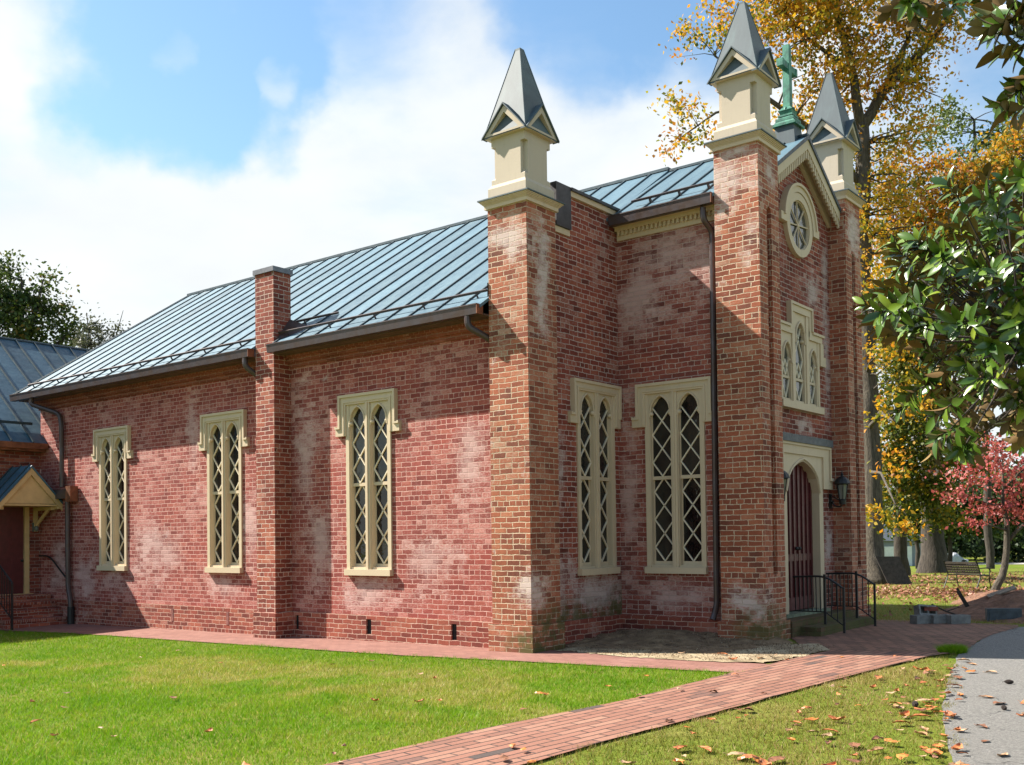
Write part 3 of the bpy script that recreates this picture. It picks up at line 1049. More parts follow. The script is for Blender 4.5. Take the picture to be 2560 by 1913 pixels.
# ---- corner piers with pinnacles
def pier(cx, cy, zb, tip, slot):
    h = 0.352
    mb = MB()
    x0, x1, y0, y1 = cx - h, cx + h, cy - h, cy + h
    if slot:      # narrow sunk panel on the front face
        sw, d = 0.075, 0.11
        z0, z1 = 1.1, zb - 0.95
        mb.box(x0, x1 - d, y0, y1, -0.3, zb)
        mb.box(x1 - d, x1, y0, cy - sw, -0.3, zb, skip='w')
        mb.box(x1 - d, x1, cy + sw, y1, -0.3, zb, skip='w')
        mb.box(x1 - d, x1, cy - sw, cy + sw, -0.3, z0, skip='wsn')
        seg = 8
        arch = [(cy + sw * math.cos(math.pi * i / seg), z1 + sw * math.sin(math.pi * i / seg)) for i in range(seg + 1)]
        pts = [(cy - sw, zb), (cy + sw, zb)] + arch
        mb.extrude([(x1 - d, p[0], p[1]) for p in pts], (d, 0, 0))
    else:
        mb.box(x0, x1, y0, y1, -0.3, zb)
    p = mb.build('corner_pier', M_pier, church)
    mb = MB()
    bz = 0.455 if not slot else 0.41
    mb.box(x0 - .045, x1 + .045, y0 - .04, y1 + .04, -0.3, bz)
    mb.build('pier_base', M_pier, p)
    # cornice
    mb = MB()
    mb.box(cx - h - .035, cx + h + .035, cy - h - .035, cy + h + .035, zb, zb + .055)
    for i in range(4):
        e = .045 + .015 * i
        mb.box(cx - h - e, cx + h + e, cy - h - e, cy + h + e, zb + .055 + .015 * i, zb + .070 + .015 * i)
    mb.build('cornice', M_cream, p)
    mb = MB()
    e = .108
    a = [(cx + sx * (h + e), cy + sy * (h + e)) for sx, sy in ((-1, -1), (1, -1), (1, 1), (-1, 1))]
    c = [(cx + sx * (h + .02), cy + sy * (h + .02)) for sx, sy in ((-1, -1), (1, -1), (1, 1), (-1, 1))]
    mb.extrude([(q[0], q[1], zb + .115) for q in a], (0, 0, .018))
    for i in range(4):
        j = (i + 1) % 4
        mb.face([(*a[i], zb + .133), (*a[j], zb + .133), (*c[j], zb + .165), (*c[i], zb + .165)])
    mb.build('cornice_flashing', M_spire, p)
    # shaft
    mb = MB()
    hb, hs = 0.345, 0.285

    def ring(hh, z, notch=0.0):
        if not notch:
            return [(cx + sx * hh, cy + sy * hh, z) for sx, sy in ((-1, -1), (1, -1), (1, 1), (-1, 1))]
        k = hh - notch
        q = [(-k, -hh), (k, -hh), (k, -k), (hh, -k), (hh, k), (k, k), (k, hh), (-k, hh), (-k, k), (-hh, k), (-hh, -k), (-k, -k)]
        return [(cx + a_, cy + b_, z) for a_, b_ in q]

    def loft(a, b_):
        for i in range(len(a)):
            j = (i + 1) % len(a)
            mb.face([a[i], a[j], b_[j], b_[i]])
    loft(ring(hb, zb + .13), ring(hb, zb + .30))
    loft(ring(hb, zb + .30), ring(hs + .02, zb + .36))
    loft(ring(hs + .02, zb + .36), ring(hs + .02, zb + .43))
    # stop-chamfered corners
    lo = ring(hs + .02, zb + .43)
    mb.face(lo)
    loft(ring(hs + .0195, zb + .40, .075), ring(hs + .0195, zb + .93, .075))
    for sx, sy in ((-1, -1), (1, -1), (1, 1), (-1, 1)):   # little weathered stops
        k = hs - .055
        A = (cx + sx * k, cy + sy * k, zb + .50)
        B = (cx + sx * k, cy + sy * (hs + .02), zb + .43)
        C = (cx + sx * (hs + .02), cy + sy * (hs + .02), zb + .43)
        D = (cx + sx * (hs + .02), cy + sy * k, zb + .43)
        mb.face([A, B, C])
        mb.face([A, C, D])
    mb.face(ring(hs + .02, zb + .91)[::-1])
    loft(ring(hs + .02, zb + .91), ring(hs + .02, zb + 1.06))
    mb.build('pinnacle_shaft', M_stucco, p)
    # spire
    mb = MB()
    zs, ht = zb + 1.05, .385
    tz = tip
    tp = .042

    def half(z):
        return ht + (tp - ht) * (z - zs) / (tz - zs)
    r0 = ring(ht, zs)
    loft(ring(ht, zs - .012), r0)
    prev = r0
    for i in range(1, 7):
        z = zs + (tz - zs) * i / 6
        nx = ring(half(z), z)
        loft(prev, nx)
        prev = nx
    mb.face(prev)
    loft(ring(tp + .014, tz - .10), ring(tp + .006, tz + .0))
    for sx, sy in ((1, 1), (-1, 1), (-1, -1), (1, -1)):   # raised hip rolls
        mb.tube([(cx + sx * ht, cy + sy * ht, zs), (cx + sx * tp, cy + sy * tp, tz)], .007, 5)
    mb.face(ring(ht, zs - .012)[::-1], 1)
    sp = mb.build('spire', [M_spire, M_cream], p)
    # four gablets
    for k in range(4):
        a = k * math.pi / 2
        ca, sa = math.cos(a), math.sin(a)

        def T(u, d, z):
            return (cx + ca * d - sa * u, cy + sa * d + ca * u, z)
        W_, H_ = .372, .39
        f0 = .392
        mb = MB()
        wi, zi0, zi1 = .262, .030, .295
        out = [(-W_, 0), (W_, 0), (0, H_)]
        inn = [(-wi, zi0), (wi, zi0), (0, zi1)]
        for i in range(3):
            j = (i + 1) % 3
            mb.face([T(out[i][0], f0, zs + out[i][1]), T(out[j][0], f0, zs + out[j][1]), T(inn[j][0], f0, zs + inn[j][1]), T(inn[i][0], f0, zs + inn[i][1])])
            mb.face([T(inn[i][0], f0, zs + inn[i][1]), T(inn[j][0], f0, zs + inn[j][1]), T(inn[j][0], f0 - .10, zs + inn[j][1]), T(inn[i][0], f0 - .10, zs + inn[i][1])])
        mb.face([T(u, f0 - .10, zs + z) for u, z in inn], 1)
        for s in (-1, 1):      # metal roof of the gablet
            A, B = T(s * (W_ + .02), f0 + .03, zs - .025), T(0, f0 + .03, zs + H_ + .02)
            C, D = T(0, .2, zs + H_ + .02), T(s * (W_ + .02), .3, zs - .025)
            mb.extrude([A, B, C, D], (0, 0, .022), 2)
        mb.build('gablet', [M_stucco, M_louvre, M_spire], sp)
    return p


pier(-0.185, 0.072, 6.45, 8.84, False)
pier(2.238, 2.452, 7.40, 9.68, True)
pier(2.238, 5.93, 7.43, 9.82, True)

# parapet trim on the gable wall
mb = MB()
mb.box(-0.35, 0.05, 0.985, YV + .10, 6.86, 6.94)
mb.box(-0.33, 0.035, 0.43, 0.985, 6.24, 6.33)
mb.build('parapet_trim', M_cream, church)
mb = MB()
mb.box(-0.38, 0.085, 0.985, YV + .13, 6.94, 6.985)
mb.box(-0.36, 0.065, 0.60, 0.985, 6.335, 6.985)
mb.build('parapet_coping', simple('coping_metal', (0.055, 0.05, 0.055), .45, .4, .2), church)

# ---- porch (front block)
VS = (8.13 - 6.78) / (YC - 2.06)


def vz_(y):
    return 6.78 + (y - 2.06) * VS if y <= YC else 6.78 + (2 * YC - y - 2.06) * VS


mb = MB()
wall_panel(mb, 'x', YV, 0.0, XF, -0.3, 6.70, [(1.018 - HW, 1.018 + HW, WZ0, WZ1)])
mb.build('porch_side_wall', M_vest, church)
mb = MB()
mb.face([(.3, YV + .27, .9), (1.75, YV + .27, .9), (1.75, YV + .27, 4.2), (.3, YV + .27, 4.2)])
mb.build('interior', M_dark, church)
mb = MB()
wall_panel(mb, 'y', XF, YV, 6.046, -0.3, 6.70, [(YC - .70, YC + .70, -0.3, 2.95), (YC - .74, YC + .74, 3.74, 4.90), (YC - .36, YC + .36, 4.90, 5.26)], inward=-1)
mb.face([(XF, YV, 6.70), (XF, 6.046, 6.70), (XF, 6.046, 6.86), (XF, YC, 8.03), (XF, YV, 6.86)])
mb.face([(0, 6.046, -.3), (XF, 6.046, -.3), (XF, 6.046, 6.9), (0, 6.046, 6.9)])
mb.build('front_wall', M_facade, church)
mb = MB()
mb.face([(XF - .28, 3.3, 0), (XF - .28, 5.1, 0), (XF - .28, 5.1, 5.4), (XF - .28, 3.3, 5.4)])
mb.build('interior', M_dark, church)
mb = MB()
slab(mb, -0.02, 1.885, 2.06, 2.81, vz_)
slab(mb, -0.02, 2.52, 2.81, YC, vz_)
slab(mb, -0.02, 2.52, YC, 5.57, vz_)
slab(mb, -0.02, 1.885, 5.57, 6.34, vz_)
for k in range(5):
    x = 0.14 + 0.51 * k
    seams(mb, [x], 2.07 if x < 1.87 else 2.83, YC - .02, vz_, VS)
mb.box(-0.02, 2.52, YC - .05, YC + .05, 8.115, 8.155, 1)
mb.build('porch_roof', [M_roof, M_seam], church)
proof = church.children[-1]
mb = MB()
nrm = Vector((0, -VS, 1)).normalized()
y = 2.35
c0 = Vector((0.33, y, vz_(y))) + nrm * .09
c1 = Vector((1.88, y, vz_(y))) + nrm * .09
mb.obox((c0 + c1) / 2, ((c1 - c0).length / 2, 0, 0), (0, .011, .008), nrm * .018)
for k in (.66, 1.18, 1.68):
    mb.obox(Vector((k, y, vz_(y))) + nrm * .04, (.012, 0, 0), (0, .02, .013), nrm * .045)
mb.build('snow_rail', M_copper, proof)
gutter('gutter', 0.06, 1.87, 2.015, 6.79, .15, .13)
mb = MB()       # dentilled cornice
mb.box(0.03, 1.86, YV - .035, YV, 6.46, 6.60)
mb.box(0.03, 1.86, YV - .10, YV, 6.60, 6.70)
mb.box(0.03, 1.86, 2.145, YV, 6.66, 6.70)
for k in range(24):
    x = 0.09 + .077 * k
    mb.box(x - .018, x + .018, YV - .085, YV - .035, 6.53, 6.60)
mb.build('dentil_cornice', M_cream, church)
# bargeboard with dentils along the front gable
mb = MB()
for s in (-1, 1):
    ya, yb = YC, (2.81 if s < 0 else 5.57)
    za, zb_ = 8.08, vz_(yb) - .05
    mb.extrude([(2.47, ya, za), (2.47, yb, zb_), (2.47, yb, zb_ - .17), (2.47, ya, za - .17)], (.035, 0, 0))
    mb.extrude([(2.455, ya, za - .17), (2.455, yb, zb_ - .17), (2.455, yb, zb_ - .20), (2.455, ya, za - .20)], (.025, 0, 0))
    mb.face([(XF, ya, za - .06), (2.47, ya, za - .06), (2.47, yb, zb_ - .06), (XF, yb, zb_ - .06)])
    mb.extrude([(XF + .001, ya, za - .06), (XF + .001, yb, zb_ - .06), (XF + .001, yb, zb_ - .24), (XF + .001, ya, za - .24)], (.05, 0, 0), 0)
    n = 19
    for i in range(n):
        q = (i + .5) / n
        yy, z2 = ya + (yb - ya) * q, za + (zb_ - za) * q
        mb.box(2.462, 2.497, yy - .018, yy + .018, z2 - .31, z2 - .18)
mb.build('bargeboard', M_cream, church)
mb = MB()
for s in (-1, 1):
    ya, yb = YC, (2.80 if s < 0 else 5.58)
    za, zb_ = 8.14, vz_(yb) + .005
    mb.extrude([(2.515, ya, za), (2.515, yb, zb_), (2.515, yb, zb_ - .07), (2.515, ya, za - .07)], (.014, 0, 0))
mb.build('verge_flashing', M_slate, proof)
# cross on its pedestal
mb = MB()
cx, cy = 2.18, YC


def frus(mb, c, z0, z1, a, b_, m=0):
    lo = [(c[0] + sx * a, c[1] + sy * a, z0) for sx, sy in ((-1, -1), (1, -1), (1, 1), (-1, 1))]
    hi = [(c[0] + sx * b_, c[1] + sy * b_, z1) for sx, sy in ((-1, -1), (1, -1), (1, 1), (-1, 1))]
    for i in range(4):
        j = (i + 1) % 4
        mb.face([lo[i], lo[j], hi[j], hi[i]], m)
    mb.face(hi, m)
    mb.face(lo[::-1], m)


frus(mb, (cx, cy), 7.9, 8.33, .20, .155)
mb.build('cross_pedestal', M_spire, church)
ped = church.children[-1]
mb = MB()
for (z0, z1, a, b_) in ((8.33, 8.37, .20, .20), (8.37, 8.42, .18, .15), (8.42, 8.46, .155, .155), (8.46, 8.50, .14, .11), (8.50, 8.53, .125, .125), (8.53, 8.60, .09, .115), (8.60, 8.66, .125, .07)):
    frus(mb, (cx, cy), z0, z1, a, b_)
for k in range(8):
    a = k * math.pi / 4
    mb.blob((cx + .095 * math.cos(a), cy + .095 * math.sin(a), 8.62), (.03, .03, .045), 0, k, 0, 1)
frus(mb, (cx, cy), 8.66, 9.70, .060, .052)
mb.box(cx - .046, cx + .046, cy - .29, cy + .29, 9.28, 9.385)
for s in (-1, 1):
    mb.box(cx - .053, cx + .053, cy + s * .27 - .03, cy + s * .27 + .03, 9.273, 9.392)
mb.build('cross', M_verd, ped)


# ---- windows
def arch_curve(hw, zs_, za, k=0.35, n=14):
    top = math.sqrt((1 + k) ** 2 - k * k)
    out = []
    for i in range(n + 1):
        t_ = -1 + 2 * i / n
        f = math.sqrt(max(0, (1 + k) ** 2 - (abs(t_) + k) ** 2)) / top
        out.append((t_ * hw, zs_ + (za - zs_) * f))
    return out


def arch_plate(mb, uc, hw, u0, u1, zs_, za, zt, y0, y1, k=0.35, m=0):
    """panel from u0..u1, zs..zt with a pointed opening; local x=u, y outward negative"""
    A = [(uc + u, z) for u, z in arch_curve(hw, zs_, za, k)]
    pts = [(u0, zs_)] + A + [(u1, zs_)]
    for i in range(len(pts) - 1):
        (a, b_), (c, d) = pts[i], pts[i + 1]
        if abs(c - a) < 1e-6:
            continue
        mb.face([(a, y0, b_), (c, y0, d), (c, y0, zt), (a, y0, zt)], m)
        mb.face([(a, y0, b_), (c, y0, d), (c, y1, d), (a, y1, b_)], m)


def arch_bead(mb, uc, hw, zs_, za, y, r, k=0.35, down=0.0, m=0):
    A = [(uc + u, y, z) for u, z in arch_curve(hw, zs_, za, k)]
    if down:
        A = [(A[0][0], y, zs_ - down)] + A + [(A[-1][0], y, zs_ - down)]
    mb.tube(A, r, 6, m)


def hood_band(mb, pts_out, pts_in, y, th, m=0):
    """band between two open polylines of equal length"""
    n = len(pts_out)
    for i in range(n - 1):
        a, b_, c, d = pts_out[i], pts_out[i + 1], pts_in[i + 1], pts_in[i]
        mb.extrude([(p[0], y, p[1]) for p in (a, b_, c, d)], (0, -th, 0), m)


def tall_window(right_stop=True, left_stop=True):
    z0 = 1.195
    root = MB()
    y0 = -0.03
    # outer frame and mullion
    root.box(-.52, -.445, y0, .16, z0, 3.93)
    root.box(.445, .52, y0, .16, z0, 3.93)
    root.box(-.055, .055, y0 - .012, .16, z0, 3.93)
    root.box(-.015, .015, y0 - .03, y0 - .012, z0, 3.93)
    root.box(-.445, .445, -.005, .16, z0, z0 + .035)
    for s in (-1, 1):
        uc = s * .25
        arch_plate(root, uc, .183, uc - .195, uc + .195, 3.60, 3.87, 3.93, y0 + .012, .12)
        root.box(uc - .195, uc - .183, y0 + .012, .12, z0 + .035, 3.60)
        root.box(uc + .183, uc + .195, y0 + .012, .12, z0 + .035, 3.60)
        arch_bead(root, uc, .188, 3.60, 3.89, y0 + .006, .016, down=.05)
        for q in (-1, 1):
            root.blob((uc + q * .168, .0, 3.605), (.036, .04, .036), 0, 1, 0, 2)
        # sashes
        for (a, b_, y) in ((2.58, 3.95, .05), (z0 + .035, 2.60, .085)):
            root.box(uc - .183, uc - .171, y - .012, y + .02, a, b_)
            root.box(uc + .171, uc + .183, y - .012, y + .02, a, b_)
            root.box(uc - .183, uc + .183, y - .014, y + .02, a, a + (.055 if a < 2 else .04))
        root.box(uc - .183, uc + .183, .034, .075, 2.565, 2.605)
    w = root.build('window', M_cream)
    w.parent = church
    hb = MB()
    zt = 4.09
    L = [(-.664 - (.08 if left_stop else 0), 3.41), (-.664 - (.08 if left_stop else 0), 3.575), (-.664, 3.575), (-.664, zt), (.664, zt), (.664, 3.575)]
    # top and jambs
    hb.box(-.664, .664, -.055, 0, 3.925, zt)
    hb.box(-.664, -.505, -.055, 0, 3.41, 3.925)
    hb.box(.505, .664, -.055, 0, 3.41, 3.925)
    if left_stop:
        hb.box(-.744, -.664, -.055, 0, 3.41, 3.575)
    if right_stop:
        hb.box(.664, .744, -.055, 0, 3.41, 3.575)
    # raised outer moulding
    hb.box(-.664, .664, -.082, -.055, 4.045, zt)
    for s, st in ((-1, left_stop), (1, right_stop)):
        a, b_ = sorted((s * .664, s * .620))
        hb.box(a, b_, -.082, -.055, 3.56, 4.045)
        if st:
            a, b_ = sorted((s * .744, s * .620))
            hb.box(a, b_, -.082, -.055, 3.53, 3.56)
            a, b_ = sorted((s * .744, s * .715))
            hb.box(a, b_, -.082, -.055, 3.56, 3.575)
        a, b_ = sorted((s * .560, s * .535))
        hb.box(a, b_, -.068, -.055, 3.43, 3.955)
    hb.box(-.560, .560, -.068, -.055, 3.955, 3.98)
    h = hb.build('hood_mould', M_cream)
    h.parent = w
    sb = MB()
    sb.box(-.535, .535, -.085, .16, 1.095, 1.195)
    s_ = sb.build('sill', M_cream)
    s_.parent = w
    for s in (-1, 1):
        lb = MB()
        uc = s * .25
        for (a, b_, y, ph) in ((2.62, 3.93, .042, 0), (1.285, 2.57, .077, 0)):
            hw = .172
            per = .436
            # bars zig-zag from the centre point at the foot of each sash
            nseg = int(round((b_ - a) / (per / 2)))
            for side in (-1, 1):
                for i in range(nseg):
                    za, zb_ = a + per / 2 * i, a + per / 2 * (i + 1)
                    ua, ub = (0, side * hw) if i % 2 == 0 else (side * hw, 0)
                    P0, P1 = Vector((uc + ua, y, za)), Vector((uc + ub, y, zb_))
                    d = (P1 - P0)
                    nn = Vector((d.z, 0, -d.x)).normalized()
                    lb.obox((P0 + P1) / 2, d / 2, nn * .0085, (0, .012, 0))
        lt = lb.build('lattice', M_lattice)
        lt.parent = w
    for s in (-1, 1):
        for (a, b_, y) in ((2.59, 3.93, .055), (1.23, 2.59, .090)):
            g = MB()
            uc = s * .25
            g.box(uc - .178, uc + .178, y, y + .006, a, b_)
            go = g.build('pane', M_glass)
            go.parent = w
    return w


w1 = tall_window()
w1.location = (win_x[0], 0, 0)
for (x, y) in ((win_x[1], 0), (win_x[2], 0), (1.018, YV)):
    c = copy_tree(w1, church)
    c.location = (x, y, 0)
w4 = tall_window(right_stop=False)
w4.location = (0, 1.65, 0)
w4.rotation_euler = (0, 0, math.pi / 2)

# triple lancet on the front (local coords, then turned to face +x)
fr = MB()
y0 = -.035
fr.box(-.80, -.72, y0, .14, 3.79, 4.88)
fr.box(.72, .80, y0, .14, 3.79, 4.88)
for s in (-1, 1):
    fr.box(s * .285 - .055, s * .285 + .055, y0 - .01, .14, 3.79, 5.25)
    uc = s * .53
    arch_plate(fr, uc, .155, min(s * .34, s * .72), max(s * .34, s * .72), 4.46, 4.72, 4.88, y0 + .01, .03)
    fr.box(uc - .19, uc - .155, y0 + .01, .12, 3.79, 4.46)
    fr.box(uc + .155, uc + .19, y0 + .01, .12, 3.79, 4.46)
    arch_bead(fr, uc, .17, 4.46, 4.74, y0, .018, down=.05)
    for q in (-1, 1):
        fr.blob((uc + q * .14, .02, 4.465), (.03, .05, .034))
    fr.box(uc - .155, uc + .155, .0, .04, 4.16, 4.20)
arch_plate(fr, 0, .175, -.23, .23, 4.82, 5.10, 5.25, y0 + .01, .03)
fr.box(-.23, -.175, y0 + .01, .12, 3.79, 4.82)
fr.box(.175, .23, y0 + .01, .12, 3.79, 4.82)
arch_bead(fr, 0, .19, 4.82, 5.12, y0, .018, down=.05)
for q in (-1, 1):
    fr.blob((q * .16, .02, 4.825), (.03, .05, .034))
fr.box(-.175, .175, .0, .04, 4.16, 4.20)
fr.box(-.72, .72, -.01, .14, 3.79, 3.84)
tw = fr.build('triple_window', M_cream)
tw.parent = church
tw.location = (XF, YC, 0)
tw.rotation_euler = (0, 0, math.pi / 2)
hb = MB()
hb.box(-.45, .45, -.06, 0, 5.25, 5.40)
hb.box(-.45, .45, -.085, -.06, 5.36, 5.40)
for s in (-1, 1):
    for (a, b_, c, d, th) in ((.335, .45, 4.93, 5.25, .06), (.335, .88, 4.88, 5.02, .058), (.80, .93, 4.62, 4.88, .06), (.93, 1.02, 4.50, 4.66, .06), (.80, .93, 4.50, 4.62, .06)):
        x0, x1 = sorted((s * a, s * b_))
        hb.box(x0, x1, -th, 0, c, d)
    x0, x1 = sorted((s * .45, s * .93))
    hb.box(x0, x1, -.085, -.061, 4.98, 5.02)
    x0, x1 = sorted((s * .41, s * .45))
    hb.box(x0, x1, -.085, -.061, 5.02, 5.36)
h = hb.build('hood_mould', M_cream)
h.parent = tw
sb = MB()
sb.box(-.84, .84, -.09, .14, 3.68, 3.79)
s_ = sb.build('sill', M_cream)
s_.parent = tw
for (uc, hw, top) in ((-.53, .15, 4.78), (0, .17, 5.12), (.53, .15, 4.78)):
    lb = MB()
    for (a, b_, y) in ((4.2, top, .012), (3.84, 4.16, .014)):
        per = .64 if a > 4 else .62
        n = max(1, int((b_ - a) / (per / 2) + .99))
        for side in (-1, 1):
            for i in range(n):
                za, zb_ = a + per / 2 * i, a + per / 2 * (i + 1)
                ua, ub = (0, side * hw) if i % 2 == 0 else (side * hw, 0)
                P0, P1 = Vector((uc + ua, y, za)), Vector((uc + ub, y, zb_))
                d = P1 - P0
                nn = Vector((d.z, 0, -d.x)).normalized()
                lb.obox((P0 + P1) / 2, d / 2, nn * .009, (0, .012, 0))
    lt = lb.build('lattice', M_lattice)
    lt.parent = tw
m, t, b = mat('old_glass')
M_glass2 = m
pos = geo_pos(t)
b.inputs['Base Color'].default_value = (0.05, 0.055, 0.05, 1)
b.inputs['Roughness'].default_value = 0.04
b.inputs['Specular IOR Level'].default_value = 0.8
bump(t, b, noise(t, pos, 5, 3), 0.35, 0.03)
for (uc, hw, top) in ((-.53, .16, 4.80), (0, .18, 5.14), (.53, .16, 4.80)):
    g = MB()
    g.box(uc - hw, uc + hw, .025, .031, 3.80, top)
    go = g.build('pane', M_glass2)
    go.parent = tw
# round window
fr = MB()
ZR = 6.70


def annulus(mb, c, r0, r1, y0, y1, a0=0.0, a1=2 * math.pi, n=40, m=0):
    for i in range(n):
        t0, t1 = a0 + (a1 - a0) * i / n, a0 + (a1 - a0) * (i + 1) / n
        p = [(r0 * math.cos(t0), r0 * math.sin(t0)), (r1 * math.cos(t0), r1 * math.sin(t0)), (r1 * math.cos(t1), r1 * math.sin(t1)), (r0 * math.cos(t1), r0 * math.sin(t1))]
        f = [(c[0] + q[0], y0, c[1] + q[1]) for q in p]
        k = [(c[0] + q[0], y1, c[1] + q[1]) for q in p]
        mb.face(f, m)
        mb.face([f[1], f[2], k[2], k[1]], m)
        mb.face([f[0], f[3], k[3], k[0]], m)
    if a1 - a0 < 6.2:
        for tt in (a0, a1):
            p = [(r0 * math.cos(tt), r0 * math.sin(tt)), (r1 * math.cos(tt), r1 * math.sin(tt))]
            mb.face([(c[0] + p[0][0], y0, c[1] + p[0][1]), (c[0] + p[1][0], y0, c[1] + p[1][1]), (c[0] + p[1][0], y1, c[1] + p[1][1]), (c[0] + p[0][0], y1, c[1] + p[0][1])], m)


annulus(fr, (0, ZR), .40, .52, -.07, 0)
annulus(fr, (0, ZR), .385, .42, -.045, 0)
for k in range(8):
    a = k * math.pi / 4 + .1
    d = Vector((math.cos(a), 0, math.sin(a)))
    fr.obox(Vector((0, -.03, ZR)) + d * .2, d * .2, Vector((-d.z, 0, d.x)) * .009, (0, .01, 0))
annulus(fr, (0, ZR), 0.0, .03, -.045, -.02, n=12)
rw = fr.build('round_window', M_cream)
rw.parent = church
rw.location = (XF, YC, 0)
rw.rotation_euler = (0, 0, math.pi / 2)
hb = MB()
annulus(hb, (0, ZR), .525, .665, -.085, 0, 0.05, math.pi - .05)
annulus(hb, (0, ZR), .62, .665, -.11, -.085, 0.05, math.pi - .05)
for s in (-1, 1):
    x0, x1 = sorted((s * .53, s * .77))
    hb.box(x0, x1, -.086, 0, ZR - .07, ZR + .06)
h = hb.build('hood_mould', M_cream)
h.parent = rw
g = MB()
for i in range(40):
    t0, t1 = 2 * math.pi * i / 40, 2 * math.pi * (i + 1) / 40
    g.face([(0, -.012, ZR), (.4 * math.cos(t0), -.012, ZR + .4 * math.sin(t0)), (.4 * math.cos(t1), -.012, ZR + .4 * math.sin(t1))])
go = g.build('pane', M_glass2)
go.parent = rw

# ---- front door
fr = MB()
DZ = 0.44
arch_plate(fr, 0, .66, -.82, .82, 2.36, 2.86, 3.12, -.04, .16, k=.35)
fr.box(-.82, -.66, -.04, .16, DZ, 2.36)
fr.box(.66, .82, -.04, .16, DZ, 2.36)
arch_bead(fr, 0, .69, 2.36, 2.90, -.045, .022, k=.35)
fr.box(-1.10, 1.10, -.07, 0, 2.96, 3.14)
for s in (-1, 1):
    for (a, b_, c, d, th) in ((.80, 1.10, 2.62, 2.96, .068), (.80, 1.20, 2.43, 2.62, .07)):
        x0, x1 = sorted((s * a, s * b_))
        fr.box(x0, x1, -th, 0, c, d)
    x0, x1 = sorted((s * 1.05, s * 1.10))
    fr.box(x0, x1, -.095, -.071, 2.62, 3.10)
    x0, x1 = sorted((s * 1.05, s * 1.20))
    fr.box(x0, x1, -.095, -.072, 2.57, 2.62)
fr.box(-1.10, 1.10, -.095, -.071, 3.10, 3.14)
df = fr.build('door_surround', M_cream)
df.parent = church
df.location = (XF, YC, 0)
df.rotation_euler = (0, 0, math.pi / 2)
for s in (-1, 1):
    mb = MB()
    x0, x1 = sorted((s * .005, s * .70))
    mb.box(x0, x1, .11, .15, DZ + .02, 2.95)
    for k in range(4):
        u = s * (.09 + .175 * k)
        mb.box(u - .028, u + .028, .085, .11, DZ + .02, 2.93)
    mb.box(x0, x1, .09, .11, DZ + .02, DZ + .22)
    mb.box(x0, x1, .092, .11, 1.25, 1.36)
    d_ = mb.build('door', M_door)
    d_.parent = df
    mb = MB()
    mb.blob((s * .06, .07, 1.45), .03)
    k_ = mb.build('knob', M_black)
    k_.parent = d_
mb = MB()
mb.box(-.9, .9, -.10, .16, DZ - .06, DZ)
sl = mb.build('threshold', simple('green_stone', (0.16, 0.19, 0.13), .9, 0, .2, 10))
sl.parent = df
mb = MB()
mb.box(-1.12, 1.12, -.12, 0, 3.14, 3.26)
sl = mb.build('slate_ledge', M_slate)
sl.parent = df

# front steps
steps = thing('brick_steps', 'low mossy brick steps in front of the dark red church door', 'steps', (2.6, 4.2, .14))
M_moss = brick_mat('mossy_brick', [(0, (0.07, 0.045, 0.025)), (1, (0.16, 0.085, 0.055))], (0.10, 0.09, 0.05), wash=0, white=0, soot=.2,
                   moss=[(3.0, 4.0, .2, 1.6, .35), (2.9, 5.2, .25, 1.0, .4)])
mb = MB()
mb.box(XF, 2.66, 2.85, 5.53, -.1, .385)
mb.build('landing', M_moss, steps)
mb = MB()
mb.box(2.66, 2.98, 3.15, 5.53, -.1, .285)
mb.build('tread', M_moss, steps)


# ------------------------------------------------------------------ railings and lanterns
def railing(y, label):
    r = thing('iron_railing', label, 'railing', (2.9, y, .15), 'iron railings at the church door')
    mb = MB()
    for (x, z0, z1, q) in ((2.82, .28, 1.055, .018), (3.115, .14, .86, .016)):
        mb = MB()
        mb.box(x - q, x + q, y - q, y + q, z0, z1)
        mb.build('post', M_black, r)
    mb = MB()
    mb.tube(bend([(2.31, y, 1.01), (2.84, y, 1.03), (3.13, y, .83)], 4), .016, 8)
    mb.build('top_rail', M_black, r)
    mb = MB()
    mb.tube([(2.31, y, .475), (2.82, y, .475), (3.11, y, .27)], .010, 6)
    mb.build('bottom_rail', M_black, r)
    for k in range(7):
        x = 2.345 + .067 * k
        mb = MB()
        mb.box(x - .007, x + .007, y - .007, y + .007, .475, 1.015)
        mb.build('baluster', M_black, r)
    for k in range(2):
        x = 2.92 + .095 * k
        mb = MB()
        mb.box(x - .007, x + .007, y - .007, y + .007, .40 - .065 * k, .97 - .065 * k)
        mb.build('baluster', M_black, r)


railing(3.74, 'black iron railing on the near side of the front steps, before the door')
railing(5.12, 'black iron railing on the far side of the front steps, beside the farther pier')


